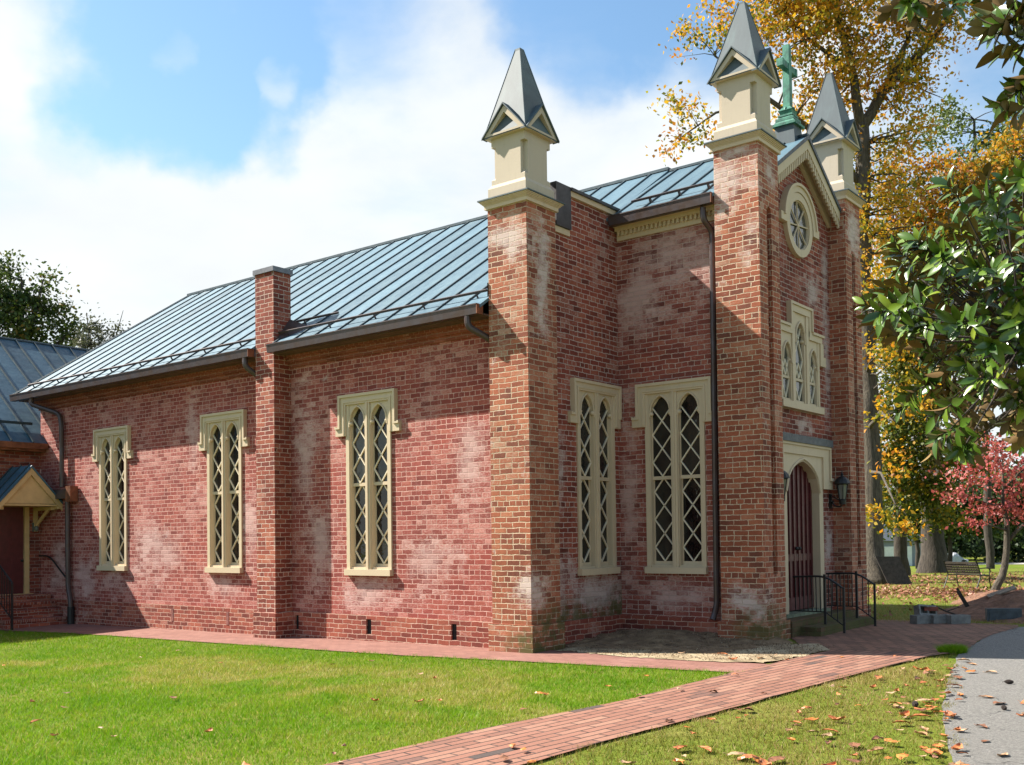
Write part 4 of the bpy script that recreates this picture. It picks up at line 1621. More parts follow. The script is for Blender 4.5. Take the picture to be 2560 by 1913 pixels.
def lantern(y, ysgn, z, label):
    r = thing('wall_lantern', label, 'lantern', (XF, y, z), 'black lanterns either side of the church door')
    c = (XF + .22, y, z)
    mb = MB()
    mb.lathe([(0.0, -.26), (.055, -.26), (.06, -.19), (.045, -.17)], c, 12)
    mb.tube(bend([(XF, y, z - .18), (XF + .10, y, z - .30), (XF + .20, y, z - .30), (XF + .22, y, z - .22)], 4), .013, 6)
    mb.tube(bend([(XF + .02, y, z - .10), (XF + .12, y, z - .17), (XF + .19, y, z - .2)], 4), .010, 6)
    mb.lathe([(0, -.02), (.045, -.02), (.05, -.01), (.05, .01), (0, .01)], (XF + .02, y, z - .2), 10)
    mb.box(XF, XF + .02, y - .05, y + .05, z - .33, z - .08)
    mb.build('bracket', M_black, r)
    mb = MB()
    for k in range(6):
        a = k * math.pi / 3
        mb.tube([(c[0] + .055 * math.cos(a), c[1] + .055 * math.sin(a), c[2] - .18), (c[0] + .095 * math.cos(a), c[1] + .095 * math.sin(a), c[2] + .08)], .007, 5)
    mb.lathe([(.10, .07), (.115, .08), (.115, .10), (.10, .10)], c, 6)
    mb.build('cage', M_black, r)
    mb = MB()
    mb.lathe([(.05, -.18), (.088, .08)], c, 6)
    mb.build('glass', M_lglass, r)
    mb = MB()
    mb.lathe([(.135, .09), (.125, .12), (.10, .165), (.06, .20), (.025, .215), (.018, .235), (.028, .25), (.012, .27), (.004, .32)], c, 12)
    mb.build('cap', M_black, r)


lantern(5.43, 1, 2.44, 'black coach lantern on the wall between red door and farther pier')
lantern(2.91, -1, 2.44, 'black coach lantern mostly hidden behind the near pier beside the red door')

# ------------------------------------------------------------------ annex wing
XA = -14.06
annex = thing('brick_annex', 'low brick side wing with blue grey metal roof joined to the church', 'building', (XA, -3, -.1))
mb = MB()
wall_panel(mb, 'y', XA, -8.0, -0.001, -.4, 3.75, [(-1.10, -0.30, .55, 2.56)], inward=-1, depth=.12)
wall_panel(mb, 'x', -8.0, -21.0, XA, -.4, 3.75)
mb.face([(XA, -8, 3.75), (-21, -8, 3.75), (-17.56, -8, 6.7)])
mb.face([(-21.0, -8, -.4), (-21.0, 14, -.4), (-21, 14, 3.75), (-21, -8, 3.75)])
mb.box(-20.9, XA - .02, 8.5, 14, -.4, 3.75)
mb.build('wall', M_annex, annex)
AE, AZ = XA + .33, 3.93
AS = (6.94 - AZ) / (AE + 17.56)


def az_(x):
    return AZ + (AE - x) * AS


mb = MB()


def aslab(x0, x1, y0, y1):
    a = [(x0, y0, az_(x0)), (x1, y0, az_(x1)), (x1, y1, az_(x1)), (x0, y1, az_(x0))]
    mb.extrude([(p[0], p[1], p[2] - .05) for p in a], (0, 0, .05))


aslab(-17.56, AE, -8.3, -.003)
aslab(-17.56, -14.08, -.003, 14)
mb.extrude([(-17.56, -8.3, 6.89), (-17.56, 14, 6.89), (-21.3, 14, 3.9), (-21.3, -8.3, 3.9)], (0, 0, .05))
nrm = Vector((AS, 0, 1)).normalized()
for k in range(45):
    y = -8.1 + .485 * k
    x1 = AE if y < -.02 else -14.1
    a, b_ = Vector((-17.54, y, az_(-17.54))), Vector((x1, y, az_(x1)))
    mb.obox((a + b_) / 2 + nrm * .02, (b_ - a) / 2, (0, .013, 0), nrm * .022, 1)
mb.tube([(-17.56, -8.3, 6.95), (-17.56, 14, 6.95)], .04, 6, 1)
mb.obox((-14.25, -4.2, az_(-14.25) + .08), (.012, 0, 0), (0, 4.1, 0), (0, 0, .03), 1)
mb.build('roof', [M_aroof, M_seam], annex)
mb = MB()
prof = [(AE + .06, AZ), (AE + .04, AZ - .13), (AE - .08, AZ - .13), (AE - .08, AZ - .01)]
mb.extrude([(p[0], -8.3, p[1]) for p in prof], (0, 8.28, 0))
mb.box(XA, AE - .06, -8.2, -.02, 3.75, 3.80)
mb.build('gutter', [M_rust], annex)
# porch hood over the side door
DY = -0.70
mb = MB()
xf = XA + .92
for s in (-1, 1):
    A, B = (DY, 3.38), (DY + s * .74, 2.55)
    mb.extrude([(XA + .01, A[0], A[1]), (XA + .01, B[0], B[1]), (XA + .01, B[0], B[1] - .05), (XA + .01, A[0], A[1] - .05)], (.98, 0, 0), 0)
    d = Vector((0, B[0] - A[0], B[1] - A[1]))
    nn = Vector((0, -s * d.z, s * d.y)).normalized() * (1 if s > 0 else 1)
    for k in range(3):
        x = XA + .12 + .38 * k
        mb.obox(Vector((x, (A[0] + B[0]) / 2, (A[1] + B[1]) / 2 + .015)), (.012, 0, 0), d / 2, (0, 0, .02), 1)
hood = mb.build('door_hood', [M_aroof, M_seam], annex)
mb = MB()
for s in (-1, 1):
    mb.extrude([(xf, DY, 3.33), (xf, DY + s * .72, 2.52), (xf, DY + s * .72, 2.38), (xf, DY, 3.17)], (.05, 0, 0))
mb.extrude([(xf - .03, DY, 3.25), (xf - .03, DY + .60, 2.55), (xf - .03, DY - .60, 2.55)], (.02, 0, 0))
mb.box(XA, xf, DY - .66, DY + .66, 2.50, 2.54)
mb.box(XA, xf, DY + .60, DY + .68, 2.44, 2.53)
mb.build('hood_gable', M_orangewood, hood)
for s in (-1, 1):
    mb = MB()
    y = DY + s * .56
    mb.box(XA, XA + .07, y - .04, y + .04, 1.95, 2.50)
    mb.box(XA + .07, XA + .80, y - .04, y + .04, 2.42, 2.49)
    mb.tube(bend([(XA + .05, y, 2.02), (XA + .10, y, 2.10), (XA + .62, y, 2.44)], 3), .04, 6)
    mb.build('bracket', M_orangewood, hood)
mb = MB()
mb.box(XA - .08, XA - .04, -1.10, -.30, .55, 2.52)
for (a, b_) in ((.75, 1.35), (1.55, 2.3)):
    for (c, d) in ((-1.02, -.74), (-.66, -.38)):
        mb.box(XA - .04, XA - .03, c, d, a, b_)
door2 = mb.build('door', M_door, annex)
mb = MB()
mb.box(XA - .05, XA + .03, -.38, -.28, .55, 2.60)
mb.box(XA - .05, XA + .03, -1.14, -1.06, .55, 2.60)
mb.box(XA - .05, XA + .03, -1.06, -.38, 2.50, 2.60)
mb.box(XA - .05, XA + .10, -1.18, -.22, .50, .56)
mb.build('door_frame', M_orangewood, door2)
mb = MB()
mb.blob((XA - .02, -.42, 1.3), .03)
mb.build('knob', M_black, door2)
lamp = MB()
lamp.box(XA, XA + .05, -.20, -.10, 1.95, 2.15)
lamp.blob((XA + .09, -.15, 2.02), (.06, .05, .07))
lamp.build('door_lamp', simple('grey_lamp', (.12, .13, .12), .5), annex)
st2 = thing('brick_steps', 'four dark brick steps up to the side door of the annex', 'steps', (-13.3, -.7, -.1))
for k, (xe, zt) in enumerate(((-12.75, -.10 + .17), (-13.02, .24), (-13.28, .40), (-13.54, .545))):
    mb = MB()
    mb.box(XA + .001, xe, -1.42, -.04, -.3, zt)
    if k < 3:
        mb.v = []
        mb.f = []
        mb.m = []
        nx = (-13.02, -13.28, -13.54)[k]
        mb.box(nx, xe, -1.42, -.04, -.3, zt)
    x_in = (-13.02, -13.28, -13.54, XA + .002)[k]
    mb.box(x_in + .004, xe + .018, -1.44, -.042, zt - .052, zt + .004, 1)
    mb.build('step', [M_annex, M_tread], st2)
rl = thing('iron_handrail', 'black iron handrail with balusters on the open side of the annex steps', 'railing', (-12.8, -1.5, 0))
mb = MB()
mb.tube([(-13.9, -1.46, 1.55), (-13.4, -1.46, 1.52), (-12.42, -1.46, .90), (-12.38, -1.46, .84)], .02, 8)
mb.build('top_rail', M_black, rl)
mb = MB()
mb.box(-12.42, -12.38, -1.48, -1.44, -.1, .88)
mb.build('post', M_black, rl)
mb = MB()
mb.tube([(-13.4, -1.46, .75), (-12.4, -1.46, .12)], .012, 6)
mb.build('bottom_rail', M_black, rl)
for k in range(9):
    x = -13.38 + .108 * k
    mb = MB()
    zt = 1.50 - .632 * (x + 13.4)
    mb.box(x - .008, x + .008, -1.468, -1.452, zt - .78, zt)
    mb.build('baluster', M_black, rl)
wr = thing('wall_handrail', 'short black handrail bracketed to the church wall near the annex steps', 'railing', (-13.2, 0, 1.1))
mb = MB()
mb.tube(bend([(-13.95, -.09, 1.40), (-13.50, -.09, 1.40), (-12.80, -.09, .93), (-12.76, -.01, .91)], 4), .019, 8)
mb.build('rail', M_black, wr)
mb = MB()
mb.tube([(-13.6, -.01, 1.33), (-13.6, -.08, 1.39)], .012, 6)
mb.build('bracket', M_black, wr)


# ------------------------------------------------------------------ trees


def leaf_mat(name, stops, trans=0.35, rough=0.5, spec=0.3, tcol=1.25):
    m, t, b = mat(name)
    at = N(t, 'ShaderNodeAttribute', attribute_name='tone')
    c = ramp(t, at.outputs['Fac'], stops)
    LK(t, c, b.inputs['Base Color'])
    b.inputs['Roughness'].default_value = rough
    b.inputs['Specular IOR Level'].default_value = spec
    tr = N(t, 'ShaderNodeBsdfTranslucent')
    LK(t, mixc(t, 1.0, c, (tcol, tcol, tcol * .8), 'MULTIPLY'), tr.inputs['Color'])
    mx = N(t, 'ShaderNodeMixShader')
    mx.inputs[0].default_value = trans
    LK(t, b.outputs[0], mx.inputs[1])
    LK(t, tr.outputs[0], mx.inputs[2])
    LK(t, mx.outputs[0], t.nodes['Material Output'].inputs['Surface'])
    return m


def np_mesh(name, V, F, material, parent=None, tone=None, origin=(0, 0, 0)):
    """V (n,3), F (m,k): faces all of k corners"""
    V = np.asarray(V, np.float32) - np.asarray(origin, np.float32)
    F = np.asarray(F, np.int32)
    k = F.shape[1]
    me = bpy.data.meshes.new(name)
    me.vertices.add(len(V))
    me.vertices.foreach_set('co', V.ravel())
    me.loops.add(F.size)
    me.loops.foreach_set('vertex_index', F.ravel())
    me.polygons.add(len(F))
    me.polygons.foreach_set('loop_start', np.arange(0, F.size, k, dtype=np.int32))
    if tone is not None:
        at = me.attributes.new('tone', 'FLOAT', 'FACE')
        at.data.foreach_set('value', np.asarray(tone, np.float32))
    for mm in (material if isinstance(material, (list, tuple)) else [material]):
        me.materials.append(mm)
    me.update(calc_edges=True)
    ob = bpy.data.objects.new(name, me)
    COL.objects.link(ob)
    if parent is not None:
        ob.parent = parent
    return ob


def leaves(P, size, rg, up=0.35, aspect=0.62):
    n = len(P)
    a = rg.normal(size=(n, 3))
    a /= np.linalg.norm(a, axis=1)[:, None]
    nn = rg.normal(size=(n, 3)) + np.array([0, 0, up])
    b_ = np.cross(nn, a)
    b_ /= np.linalg.norm(b_, axis=1)[:, None] + 1e-9
    s = size * rg.uniform(.65, 1.3, n)[:, None]
    c = np.cross(a, b_)
    v0 = P - a * s * .5
    v1 = P - b_ * s * aspect * .5 + c * s * .08 - a * s * .05
    v2 = P + a * s * .5
    v3 = P + b_ * s * aspect * .5 + c * s * .08 - a * s * .05
    V = np.stack([v0, v1, v2, v3], 1).reshape(-1, 3)
    F = np.arange(4 * n).reshape(n, 4)
    return V, F


def make_tree(name, label, cat, base, trunk, limbs, blobs, n, lsize, lmat, bark, clump=0.35, cn=45, seed=1, group=None, twigs=60,
              tone_shift=0.0, shell=0.5):
    rg = np.random.default_rng(seed)
    root = thing(name, label, cat, base, group)
    mb = MB()
    paths = [trunk] + limbs
    pts = []
    for p in paths:
        P = [Vector(q[:3]) for q in p]
        r = [q[3] for q in p]
        # finer, slightly wandering path
        Q, RR = [], []
        for i in range(len(P) - 1):
            k = max(2, int((P[i + 1] - P[i]).length / .6))
            for j in range(k):
                s = j / k
                w = min(.06, r[i] * .35)
                Q.append(P[i].lerp(P[i + 1], s) + Vector(rg.uniform(-w, w, 3)))
                RR.append(r[i] * (1 - s) + r[i + 1] * s)
        Q.append(P[-1])
        RR.append(r[-1])
        mb.tube(Q, RR, 10 if max(r) > .1 else 6)
        pts += [(q, rr) for q, rr in zip(Q, RR)]
    PT = np.array([q[:] for q, _ in pts])
    vol = np.array([b_[3] ** 2 * b_[4] for b_ in blobs]) ** 0.8
    vol /= vol.sum()
    L, tones = [], []
    for b_, w in zip(blobs, vol):
        m_ = int(n * w)
        k = max(3, int(m_ / cn))
        d = rg.normal(size=(k, 3))
        d /= np.linalg.norm(d, axis=1)[:, None]
        rad = rg.uniform(0, 1, k) ** shell
        C = np.array(b_[:3]) + d * rad[:, None] * np.array([b_[3], b_[3], b_[4]])
        for c in C:
            q = max(4, int(rg.poisson(cn)))
            sc = clump * rg.uniform(.6, 1.4)
            L.append(c + rg.normal(size=(q, 3)) * np.array([sc, sc, sc * .6]))
            tones.append(np.clip(rg.normal(.5 + rg.normal() * .17 + tone_shift, .17, q), 0, 1))
        for c in C[rg.permutation(k)[:max(1, int(twigs * w))]]:
            dd = np.linalg.norm(PT - c, axis=1)
            j = int(np.argmin(dd + (PT[:, 2] > c[2] + .8) * 2))
            a = Vector(PT[j])
            e = Vector(c)
            mid = a.lerp(e, .5) + Vector(rg.uniform(-.15, .15, 3)) * min(1.5, dd[j])
            r0 = min(pts[j][1] * .5, .03 + .012 * dd[j])
            mb.tube([a, a.lerp(mid, .5) + Vector((0, 0, .05)), mid, e], [r0, r0 * .75, r0 * .5, .006], 5)
    mb.build('trunk', bark, root, smooth=True)
    P = np.concatenate(L)
    V, F = leaves(P, lsize, rg)
    np_mesh('crown', V, F, lmat, root, np.concatenate(tones), base)
    return root


GOLD = leaf_mat('golden_leaf', [(0.0, (0.07, 0.10, 0.02)), (0.3, (0.24, 0.22, 0.02)), (0.52, (0.54, 0.315, 0.02)), (0.78, (0.54, 0.225, 0.016)), (1.0, (0.26, 0.10, 0.02))], .42)
RUST = leaf_mat('rust_leaf', [(0.0, (0.07, 0.10, 0.02)), (0.3, (0.17, 0.17, 0.02)), (0.55, (0.44, 0.25, 0.02)), (0.8, (0.47, 0.18, 0.015)), (1.0, (0.24, 0.08, 0.02))], .4)
OLIVE = leaf_mat('olive_leaf', [(0.0, (0.035, 0.06, 0.012)), (0.4, (0.085, 0.12, 0.015)), (0.65, (0.20, 0.18, 0.02)), (0.85, (0.45, 0.27, 0.02)), (1.0, (0.5, 0.22, 0.02))], .4)
GREEN = leaf_mat('green_leaf', [(0.0, (0.02, 0.04, 0.012)), (0.5, (0.05, 0.085, 0.018)), (0.85, (0.10, 0.115, 0.022)), (1.0, (0.16, 0.10, 0.03))], .3)
PINE = leaf_mat('pale_green_leaf', [(0.0, (0.05, 0.08, 0.02)), (1.0, (0.15, 0.19, 0.05))], .3)
SCAR = leaf_mat('scarlet_leaf', [(0.0, (0.14, 0.07, 0.04)), (0.25, (0.26, 0.05, 0.05)), (0.6, (0.42, 0.09, 0.09)), (1.0, (0.58, 0.24, 0.22))], .35)
DGREEN = leaf_mat('deep_green_leaf', [(0.0, (0.012, 0.022, 0.010)), (0.6, (0.03, 0.055, 0.016)), (1.0, (0.08, 0.12, 0.03))], .25)
GREY = leaf_mat('sparse_leaf', [(0.0, (0.05, 0.055, 0.045)), (1.0, (0.10, 0.11, 0.07))], .3)


def B(*rows):
    return [tuple(r) for r in rows]


POPLAR = B((-4.4, 19.3, 18.1, 1.9, 1.7), (-3.1, 20.3, 18.4, 1.9, 1.5), (-1.9, 21.3, 17.1, 1.9, 1.7), (-3.3, 20.2, 16.0, 1.4, 1.4),
           (-4.0, 19.7, 15.0, .8, 1.0), (-0.6, 22.3, 17.6, 1.3, 1.4), (-1.3, 21.8, 15.8, 1.4, .9), (-5.4, 18.5, 18.1, 1.0, .8),
           (-6.2, 16.6, 17.0, .7, .7), (-5.5, 17.1, 17.6, .7, .9), (-6.0, 15.6, 15.0, .5, .4), (-5.8, 15.7, 14.3, .7, .5),
           (-6.2, 15.5, 13.4, .6, .3), (-5.5, 16.0, 13.7, .7, .6), (-2.3, 20.9, 20.3, 3.9, 1.8), (-4.3, 19.3, 20.1, 1.9, 1.5),
           (0.1, 22.8, 18.2, .8, .8), (-2.5, 21.0, 13.4, .8, 1.3),
           (-2.2, 20.6, 11.2, .9, 1.0), (-1.6, 20.4, 9.4, .9, 1.0), (-1.5, 20.2, 7.4, .8, .9), (-1.2, 21.0, 12.6, 1.1, .9), (-1.0, 21.4, 14.2, 1.0, .8), (-0.4, 22.0, 10.8, 1.0, 1.0), (-.9, 20.6, 5.8, .7, .7),
           (-0.1, 15.5, 2.1, .4, .5), (0.2, 15.8, 1.8, .5, .3), (-0.2, 15.3, 4.7, .4, .7), (0.5, 15.9, 5.1, .6, .4), (0.1, 15.6, 3.4, .5, .5))
make_tree('poplar_tree', 'tall golden leaved tree with pale trunk close behind the church front', 'tree', (-2.1, 20.4, .2),
          [(-2.05, 20.3, 0.0, .60), (-2.1, 20.4, .35, .42), (-2.2, 20.6, 1.5, .32), (-2.35, 20.9, 6, .29), (-2.5, 21.1, 10, .26), (-2.4, 21.0, 14.8, .21)],
          [[(-2.4, 21.0, 14.7, .19), (-1.6, 21.6, 16.3, .15), (-.6, 22.3, 17.4, .11), (.2, 22.8, 18.8, .05)],
           [(-1.7, 21.5, 16.1, .10), (-1.2, 21.9, 17.5, .08), (-.9, 22.1, 19.3, .04)],
           [(-2.4, 21.0, 14.7, .17), (-2.7, 20.7, 16.9, .12), (-3.0, 20.4, 19, .06), (-3.1, 20.3, 21, .03)],
           [(-2.7, 20.7, 16.6, .09), (-3.7, 19.9, 17.6, .06), (-4.6, 19.2, 19, .03)],
           [(-2.45, 21.0, 12.8, .12), (-3.6, 19.8, 14.6, .09), (-4.7, 18.5, 15.6, .07), (-5.6, 17.1, 16.6, .03)],
           [(-4.5, 18.7, 15.4, .05), (-5.5, 16.9, 14.7, .04), (-6.1, 15.7, 13.7, .015)],
           [(-2.3, 20.8, 5.0, .08), (-1.2, 18.6, 5.2, .06), (0.1, 15.8, 4.6, .03)],
           [(-2.2, 20.6, 3.6, .06), (-1.1, 18.2, 3.4, .04), (0.1, 15.7, 2.4, .02)]],
          POPLAR, 30000, .145, GOLD, M_bark, clump=.26, cn=30, seed=3, twigs=420, shell=.42)
RUSTB = B((-4.5, 30.7, 16.4, 1.3, 1.6), (-3.7, 31.4, 14.3, 1.8, 1.5), (-2.4, 32.4, 15.6, 2.0, 1.6), (-1.1, 33.4, 16.5, 1.5, 1.5), (-.3, 34.0, 17.6, 1.1, 1.0),
          (-4.8, 30.6, 13.3, 1.0, 1.8), (-3.5, 31.6, 12.1, 2.1, 1.3), (-1.8, 32.9, 13.6, 2.1, 1.8), (-4.7, 30.8, 10.4, 1.1, 1.3), (-.4, 34.0, 14.2, 1.3, 2.0),
          (0.8, 35.0, 12.5, 1.6, 1.6), (0.6, 34.6, 15.5, 1.6, 1.6), (1.9, 35.8, 14.6, 1.8, 1.9), (2.2, 36.0, 17.2, 1.5, 1.5), (0.0, 34.2, 10.6, 1.6, 1.2), (1.6, 35.6, 10.4, 1.7, 1.4), (-2.6, 32.0, 10.4, 1.7, 1.0), (-4.0, 30.6, 8.3, 1.2, 1.2), (1.2, 35, 16.5, 1.4, 1.4))
make_tree('oak_tree', 'stout dark trunked oak with rusty orange crown and one long low limb', 'tree', (-3.1, 30.0, .1),
          [(-3.1, 30.0, -.3, .80), (-3.1, 30.0, .25, .55), (-3.1, 30.0, 1.4, .43), (-3.05, 29.9, 3.7, .42), (-3.2, 30.3, 7, .33), (-3.0, 31.0, 11, .22), (-2.4, 32, 15, .10)],
          [[(-3.0, 29.8, 3.5, .24), (-1.9, 28.0, 4.3, .19), (-.4, 26.6, 5.2, .15), (1.0, 25.2, 5.7, .12), (3.0, 23.6, 6.6, .06)],
           [(-2.2, 28.4, 4.2, .10), (-1.2, 27.6, 4.5, .08), (0.6, 26.2, 4.5, .05)],
           [(-3.1, 30.2, 6.5, .18), (-2.0, 31.6, 9.5, .13), (-.8, 33.2, 13.5, .07), (-.3, 34, 16.5, .03)],
           [(-3.1, 30.3, 8, .14), (-4.2, 30.6, 11.5, .09), (-4.6, 30.7, 15, .04)]],
          RUSTB, 36000, .18, RUST, M_bark2, clump=.36, cn=34, seed=5, twigs=260)
YOUNG = B((-2.2, 22.7, 6.6, .9, 1.5), (-1.4, 23.2, 7.6, 1.3, 1.2), (-1.7, 23.1, 5.0, 1.2, 1.2), (-2.3, 22.7, 2.8, .8, 1.1), (-1.5, 23.3, 3.1, .9, 1.1),
          (-.6, 23.9, 6.0, 1.1, .8), (-2.4, 22.5, 4.5, .7, 1.3), (-.3, 24.3, 4.2, 1.2, .8), (-1.0, 23.7, 2.2, .8, .7), (-2.6, 23.5, 8.6, .9, 1.0), (-1.9, 22.9, 3.8, 1.0, .9), (-1.0, 23.6, 3.3, .8, .6), (-2.2, 22.8, 9.6, .9, 1.2), (-1.1, 23.6, 9.2, 1.0, 1.0))
make_tree('maple_tree', 'slim dark trunk with yellow and olive leaves between pale trunk and stout oak', 'tree', (-3.3, 26.8, .1),
          [(-3.3, 26.8, -.2, .34), (-3.3, 26.8, .8, .24), (-3.2, 26.6, 4, .21), (-2.8, 25.6, 7, .14), (-2.0, 24.2, 9, .05)],
          [[(-3.2, 26.6, 2.5, .09), (-2.2, 24.2, 2.8, .06), (-1.3, 23.3, 2.8, .02)], [(-3.1, 26.4, 4.5, .09), (-1.6, 24.3, 5.2, .06), (-.4, 24.0, 5.8, .02)]],
          YOUNG, 19000, .15, OLIVE, M_bark2, clump=.30, cn=36, seed=8, twigs=90)
make_tree('pine_tree', 'feathery pale green tree top showing behind the orange crowns', 'tree', (-4.2, 43.4, -.2),
          [(-4.2, 43.4, -.5, .2), (-4.3, 43.4, 10, .16), (-4.4, 43.3, 22.5, .06)], [],
          B((-5.3, 42.6, 22.7, 1.0, 1.0), (-5.8, 42.3, 21.7, 1.2, .8), (-3.7, 43.9, 21.7, 1.2, .8), (-2.6, 44.8, 22.3, 1.0, 1.0), (-1.8, 45.4, 20.8, 2.0, 1.8), (-4.2, 43.4, 19.5, 2.6, 1.6)),
          7000, .2, PINE, M_bark2, clump=.35, cn=35, seed=9, twigs=70)
make_tree('dogwood_tree', 'small scarlet leaved dogwood leaning out of the earth mound', 'tree', (3.18, 12.92, .25),
          [(3.05, 12.85, .05, .12), (3.15, 13.0, .45, .085), (3.3, 13.2, .9, .075), (3.35, 13.2, 1.5, .065), (3.3, 13.1, 2.3, .04), (3.3, 13.1, 3.2, .015)],
          [[(3.35, 13.2, 1.45, .05), (3.7, 13.5, 1.9, .035), (4.2, 13.8, 2.8, .012)], [(3.3, 13.1, 2.2, .03), (2.8, 12.7, 2.4, .012)], [(3.3, 13.1, 2.6, .03), (3.8, 13.5, 3.2, .012)],
           [(3.33, 13.1, 1.7, .025), (2.9, 12.8, 1.9, .01)]],
          B((2.7, 12.6, 3.0, .6, .35), (3.4, 13.2, 3.3, .7, .4), (3.8, 13.5, 2.8, .8, .45), (2.7, 12.6, 2.4, .4, .15), (3.2, 13.1, 2.1, .7, .22), (3.7, 13.4, 2.2, .6, .3),
            (2.8, 12.7, 1.85, .4, .1), (2.35, 12.3, 2.5, .25, .08), (3.2, 13.0, 3.6, .4, .3), (4.2, 13.8, 3.0, .7, .6), (4.4, 14, 2.3, .5, .3)),
          3000, .10, SCAR, M_bark, clump=.17, cn=22, seed=12, twigs=70)
make_tree('maple_tree', 'broad dark green tree rising behind the annex roof', 'tree', (-39, 11.5, -.2),
          [(-39, 11.5, -.6, .5), (-39, 11.5, 6, .4), (-38.8, 11.6, 10, .25), (-38.6, 11.7, 14, .06)],
          [[(-39, 11.5, 7, .2), (-37.6, 12.4, 10.5, .12), (-36.7, 13.1, 11.6, .04)], [(-39, 11.5, 8, .2), (-38.2, 12, 12, .1), (-37.8, 12.3, 14, .03)], [(-39, 11.5, 8, .2), (-40.2, 10.6, 12, .1), (-40.4, 10.2, 15, .03)]],
          B((-39.2, 11.1, 14.2, 1.1, 1.0), (-38.0, 12.1, 13.2, 1.0, .9), (-38.5, 11.7, 11.5, 1.9, 1.2), (-37.2, 12.8, 12.3, 1.0, .8), (-36.6, 13.2, 11.3, .9, .7), (-40.2, 10.3, 13.3, 1.7, 1.9),
            (-37.6, 12.4, 14.1, .5, .5), (-39.1, 11.3, 12.5, 1.6, 1.0), (-41.2, 9.7, 11.2, 1.9, 1.5), (-38.4, 11.8, 9.6, 2.4, 1.2)),
          17000, .20, GREEN, M_bark2, clump=.34, cn=42, seed=15, twigs=90)
make_tree('shrubby_tree', 'thin half bare tree top between dark tree and church roof', 'tree', (-32, 11.8, -.1),
          [(-32, 11.8, -.4, .14), (-32, 11.8, 6, .1), (-32, 11.8, 10, .04)],
          [[(-32, 11.8, 7, .05), (-31.5, 12.2, 10.4, .03), (-31.2, 12.4, 11.6, .01)], [(-32, 11.8, 8, .05), (-32.4, 11.4, 11.5, .02)]],
          B((-32.2, 11.6, 10.8, .6, .6), (-31.5, 12.2, 10.7, .5, .5), (-32.5, 11.4, 10.2, .8, .6), (-31.9, 11.9, 10.2, .7, .5)),
          1500, .13, GREY, M_bark2, clump=.2, cn=16, seed=17, twigs=90)
HOLLY = leaf_mat('holly_leaf', [(0.0, (0.014, 0.028, 0.010)), (0.6, (0.04, 0.07, 0.018)), (1.0, (0.13, 0.18, 0.05))], .3)
UNDER = [('bushy green tree above the covered car, beside the stout oak trunk', -8.2, 51.1, 3.0, 1.9, 1.9, 61),
         ('bushy green tree directly behind the scarlet dogwood crown', -6.3, 52.7, 3.3, 2.0, 2.0, 62),
         ('bushy green tree behind the outer edge of the dogwood crown, farthest from the oak', -4.3, 54.3, 3.4, 2.1, 2.2, 63),
         ('bushy green tree between the slim dark trunk and the stout oak', -9.7, 50.0, 3.2, 1.5, 1.9, 64)]
DARKW = [((-24.3, 104.0), 3.1, 2.9, 'low dark shrub between the covered car and the grey house'),
         ((-19.0, 112.2), 4.3, 4.0, 'rounded dark green tree directly behind the bench, beyond the far road'),
         ((-13.6, 110.8), 4.2, 4.6, 'deep green tree behind the scarlet dogwood stem, beyond the far road'),
         ((-25.6, 118.1), 4.2, 5.6, 'tall dark tree above the covered car at the wood edge'),
         ((-20.0, 124.7), 4.8, 6.2, 'tallest dark tree of the wood edge, behind the rounded one'),
         ((-8.5, 118.3), 4.6, 6.0, 'dark tree of the wood edge seen beyond the outermost dogwood twigs'),
         ((-33.6, 116.8), 4.2, 5.5, 'dark tree behind the grey house, seen past the pale trunk')]
for i, ((x, y), r, h, lab) in enumerate(DARKW):
    g0 = float(gz(x, y))
    make_tree('dark_tree', lab, 'tree', (x, y, g0), [(x, y, g0 - .3, .35), (x, y, g0 + h, .2), (x, y, g0 + h * 1.7, .05)], [],
              B((x, y, g0 + h * 1.35, r, h * .7), (x - r * .5, y - 1, g0 + h * .7, r * .9, h * .6), (x + r * .6, y - .6, g0 + h * .8, r * .8, h * .65), (x, y - r * .6, g0 + h * .5, r * .9, h * .5)),
              5200, .55, DGREEN, M_bark2, clump=.7, cn=26, seed=30 + i, group='dark trees at the far edge of the lawn', twigs=12)
for (lab, x, y, zc, r, hh, sd) in UNDER:
    g0 = float(gz(x, y))
    make_tree('holly_tree', lab, 'tree', (x, y, g0), [(x, y, g0 - .2, .14), (x, y, zc, .1), (x, y, zc + hh, .03)], [],
              B((x, y, zc, r, hh), (x - r * .6, y, zc - .6, r * .7, hh * .6), (x + r * .7, y, zc - .3, r * .7, hh * .7), (x + .2, y - r * .4, zc + .5, r * .7, hh * .6)),
              5200, .26, HOLLY, M_bark2, clump=.4, cn=30, seed=sd, group='mid green trees beyond the bench', twigs=25)
# far wood closing the view
rgw = np.random.default_rng(77)
WV, WF, WT = [], [], []
k0 = 0
for i in range(46):
    s = i / 45
    x, y = -75 + 105 * s + rgw.uniform(-2, 2), 110 + 62 * s + rgw.uniform(-3, 6)
    hh = rgw.uniform(8, 13)
    P = np.array([x, y, -1.7 + hh * .5]) + rgw.normal(size=(420, 3)) * np.array([2.2, 2.2, hh * .26])
    V, F = leaves(P, .9, rgw)
    WV.append(V)
    WF.append(F + k0)
    k0 += len(V)
    WT.append(np.clip(rgw.normal(.4, .25, 420), 0, 1))
wood = np_mesh('far_wood', np.concatenate(WV), np.concatenate(WF), DGREEN, None, np.concatenate(WT))
kind(wood, 'stuff')

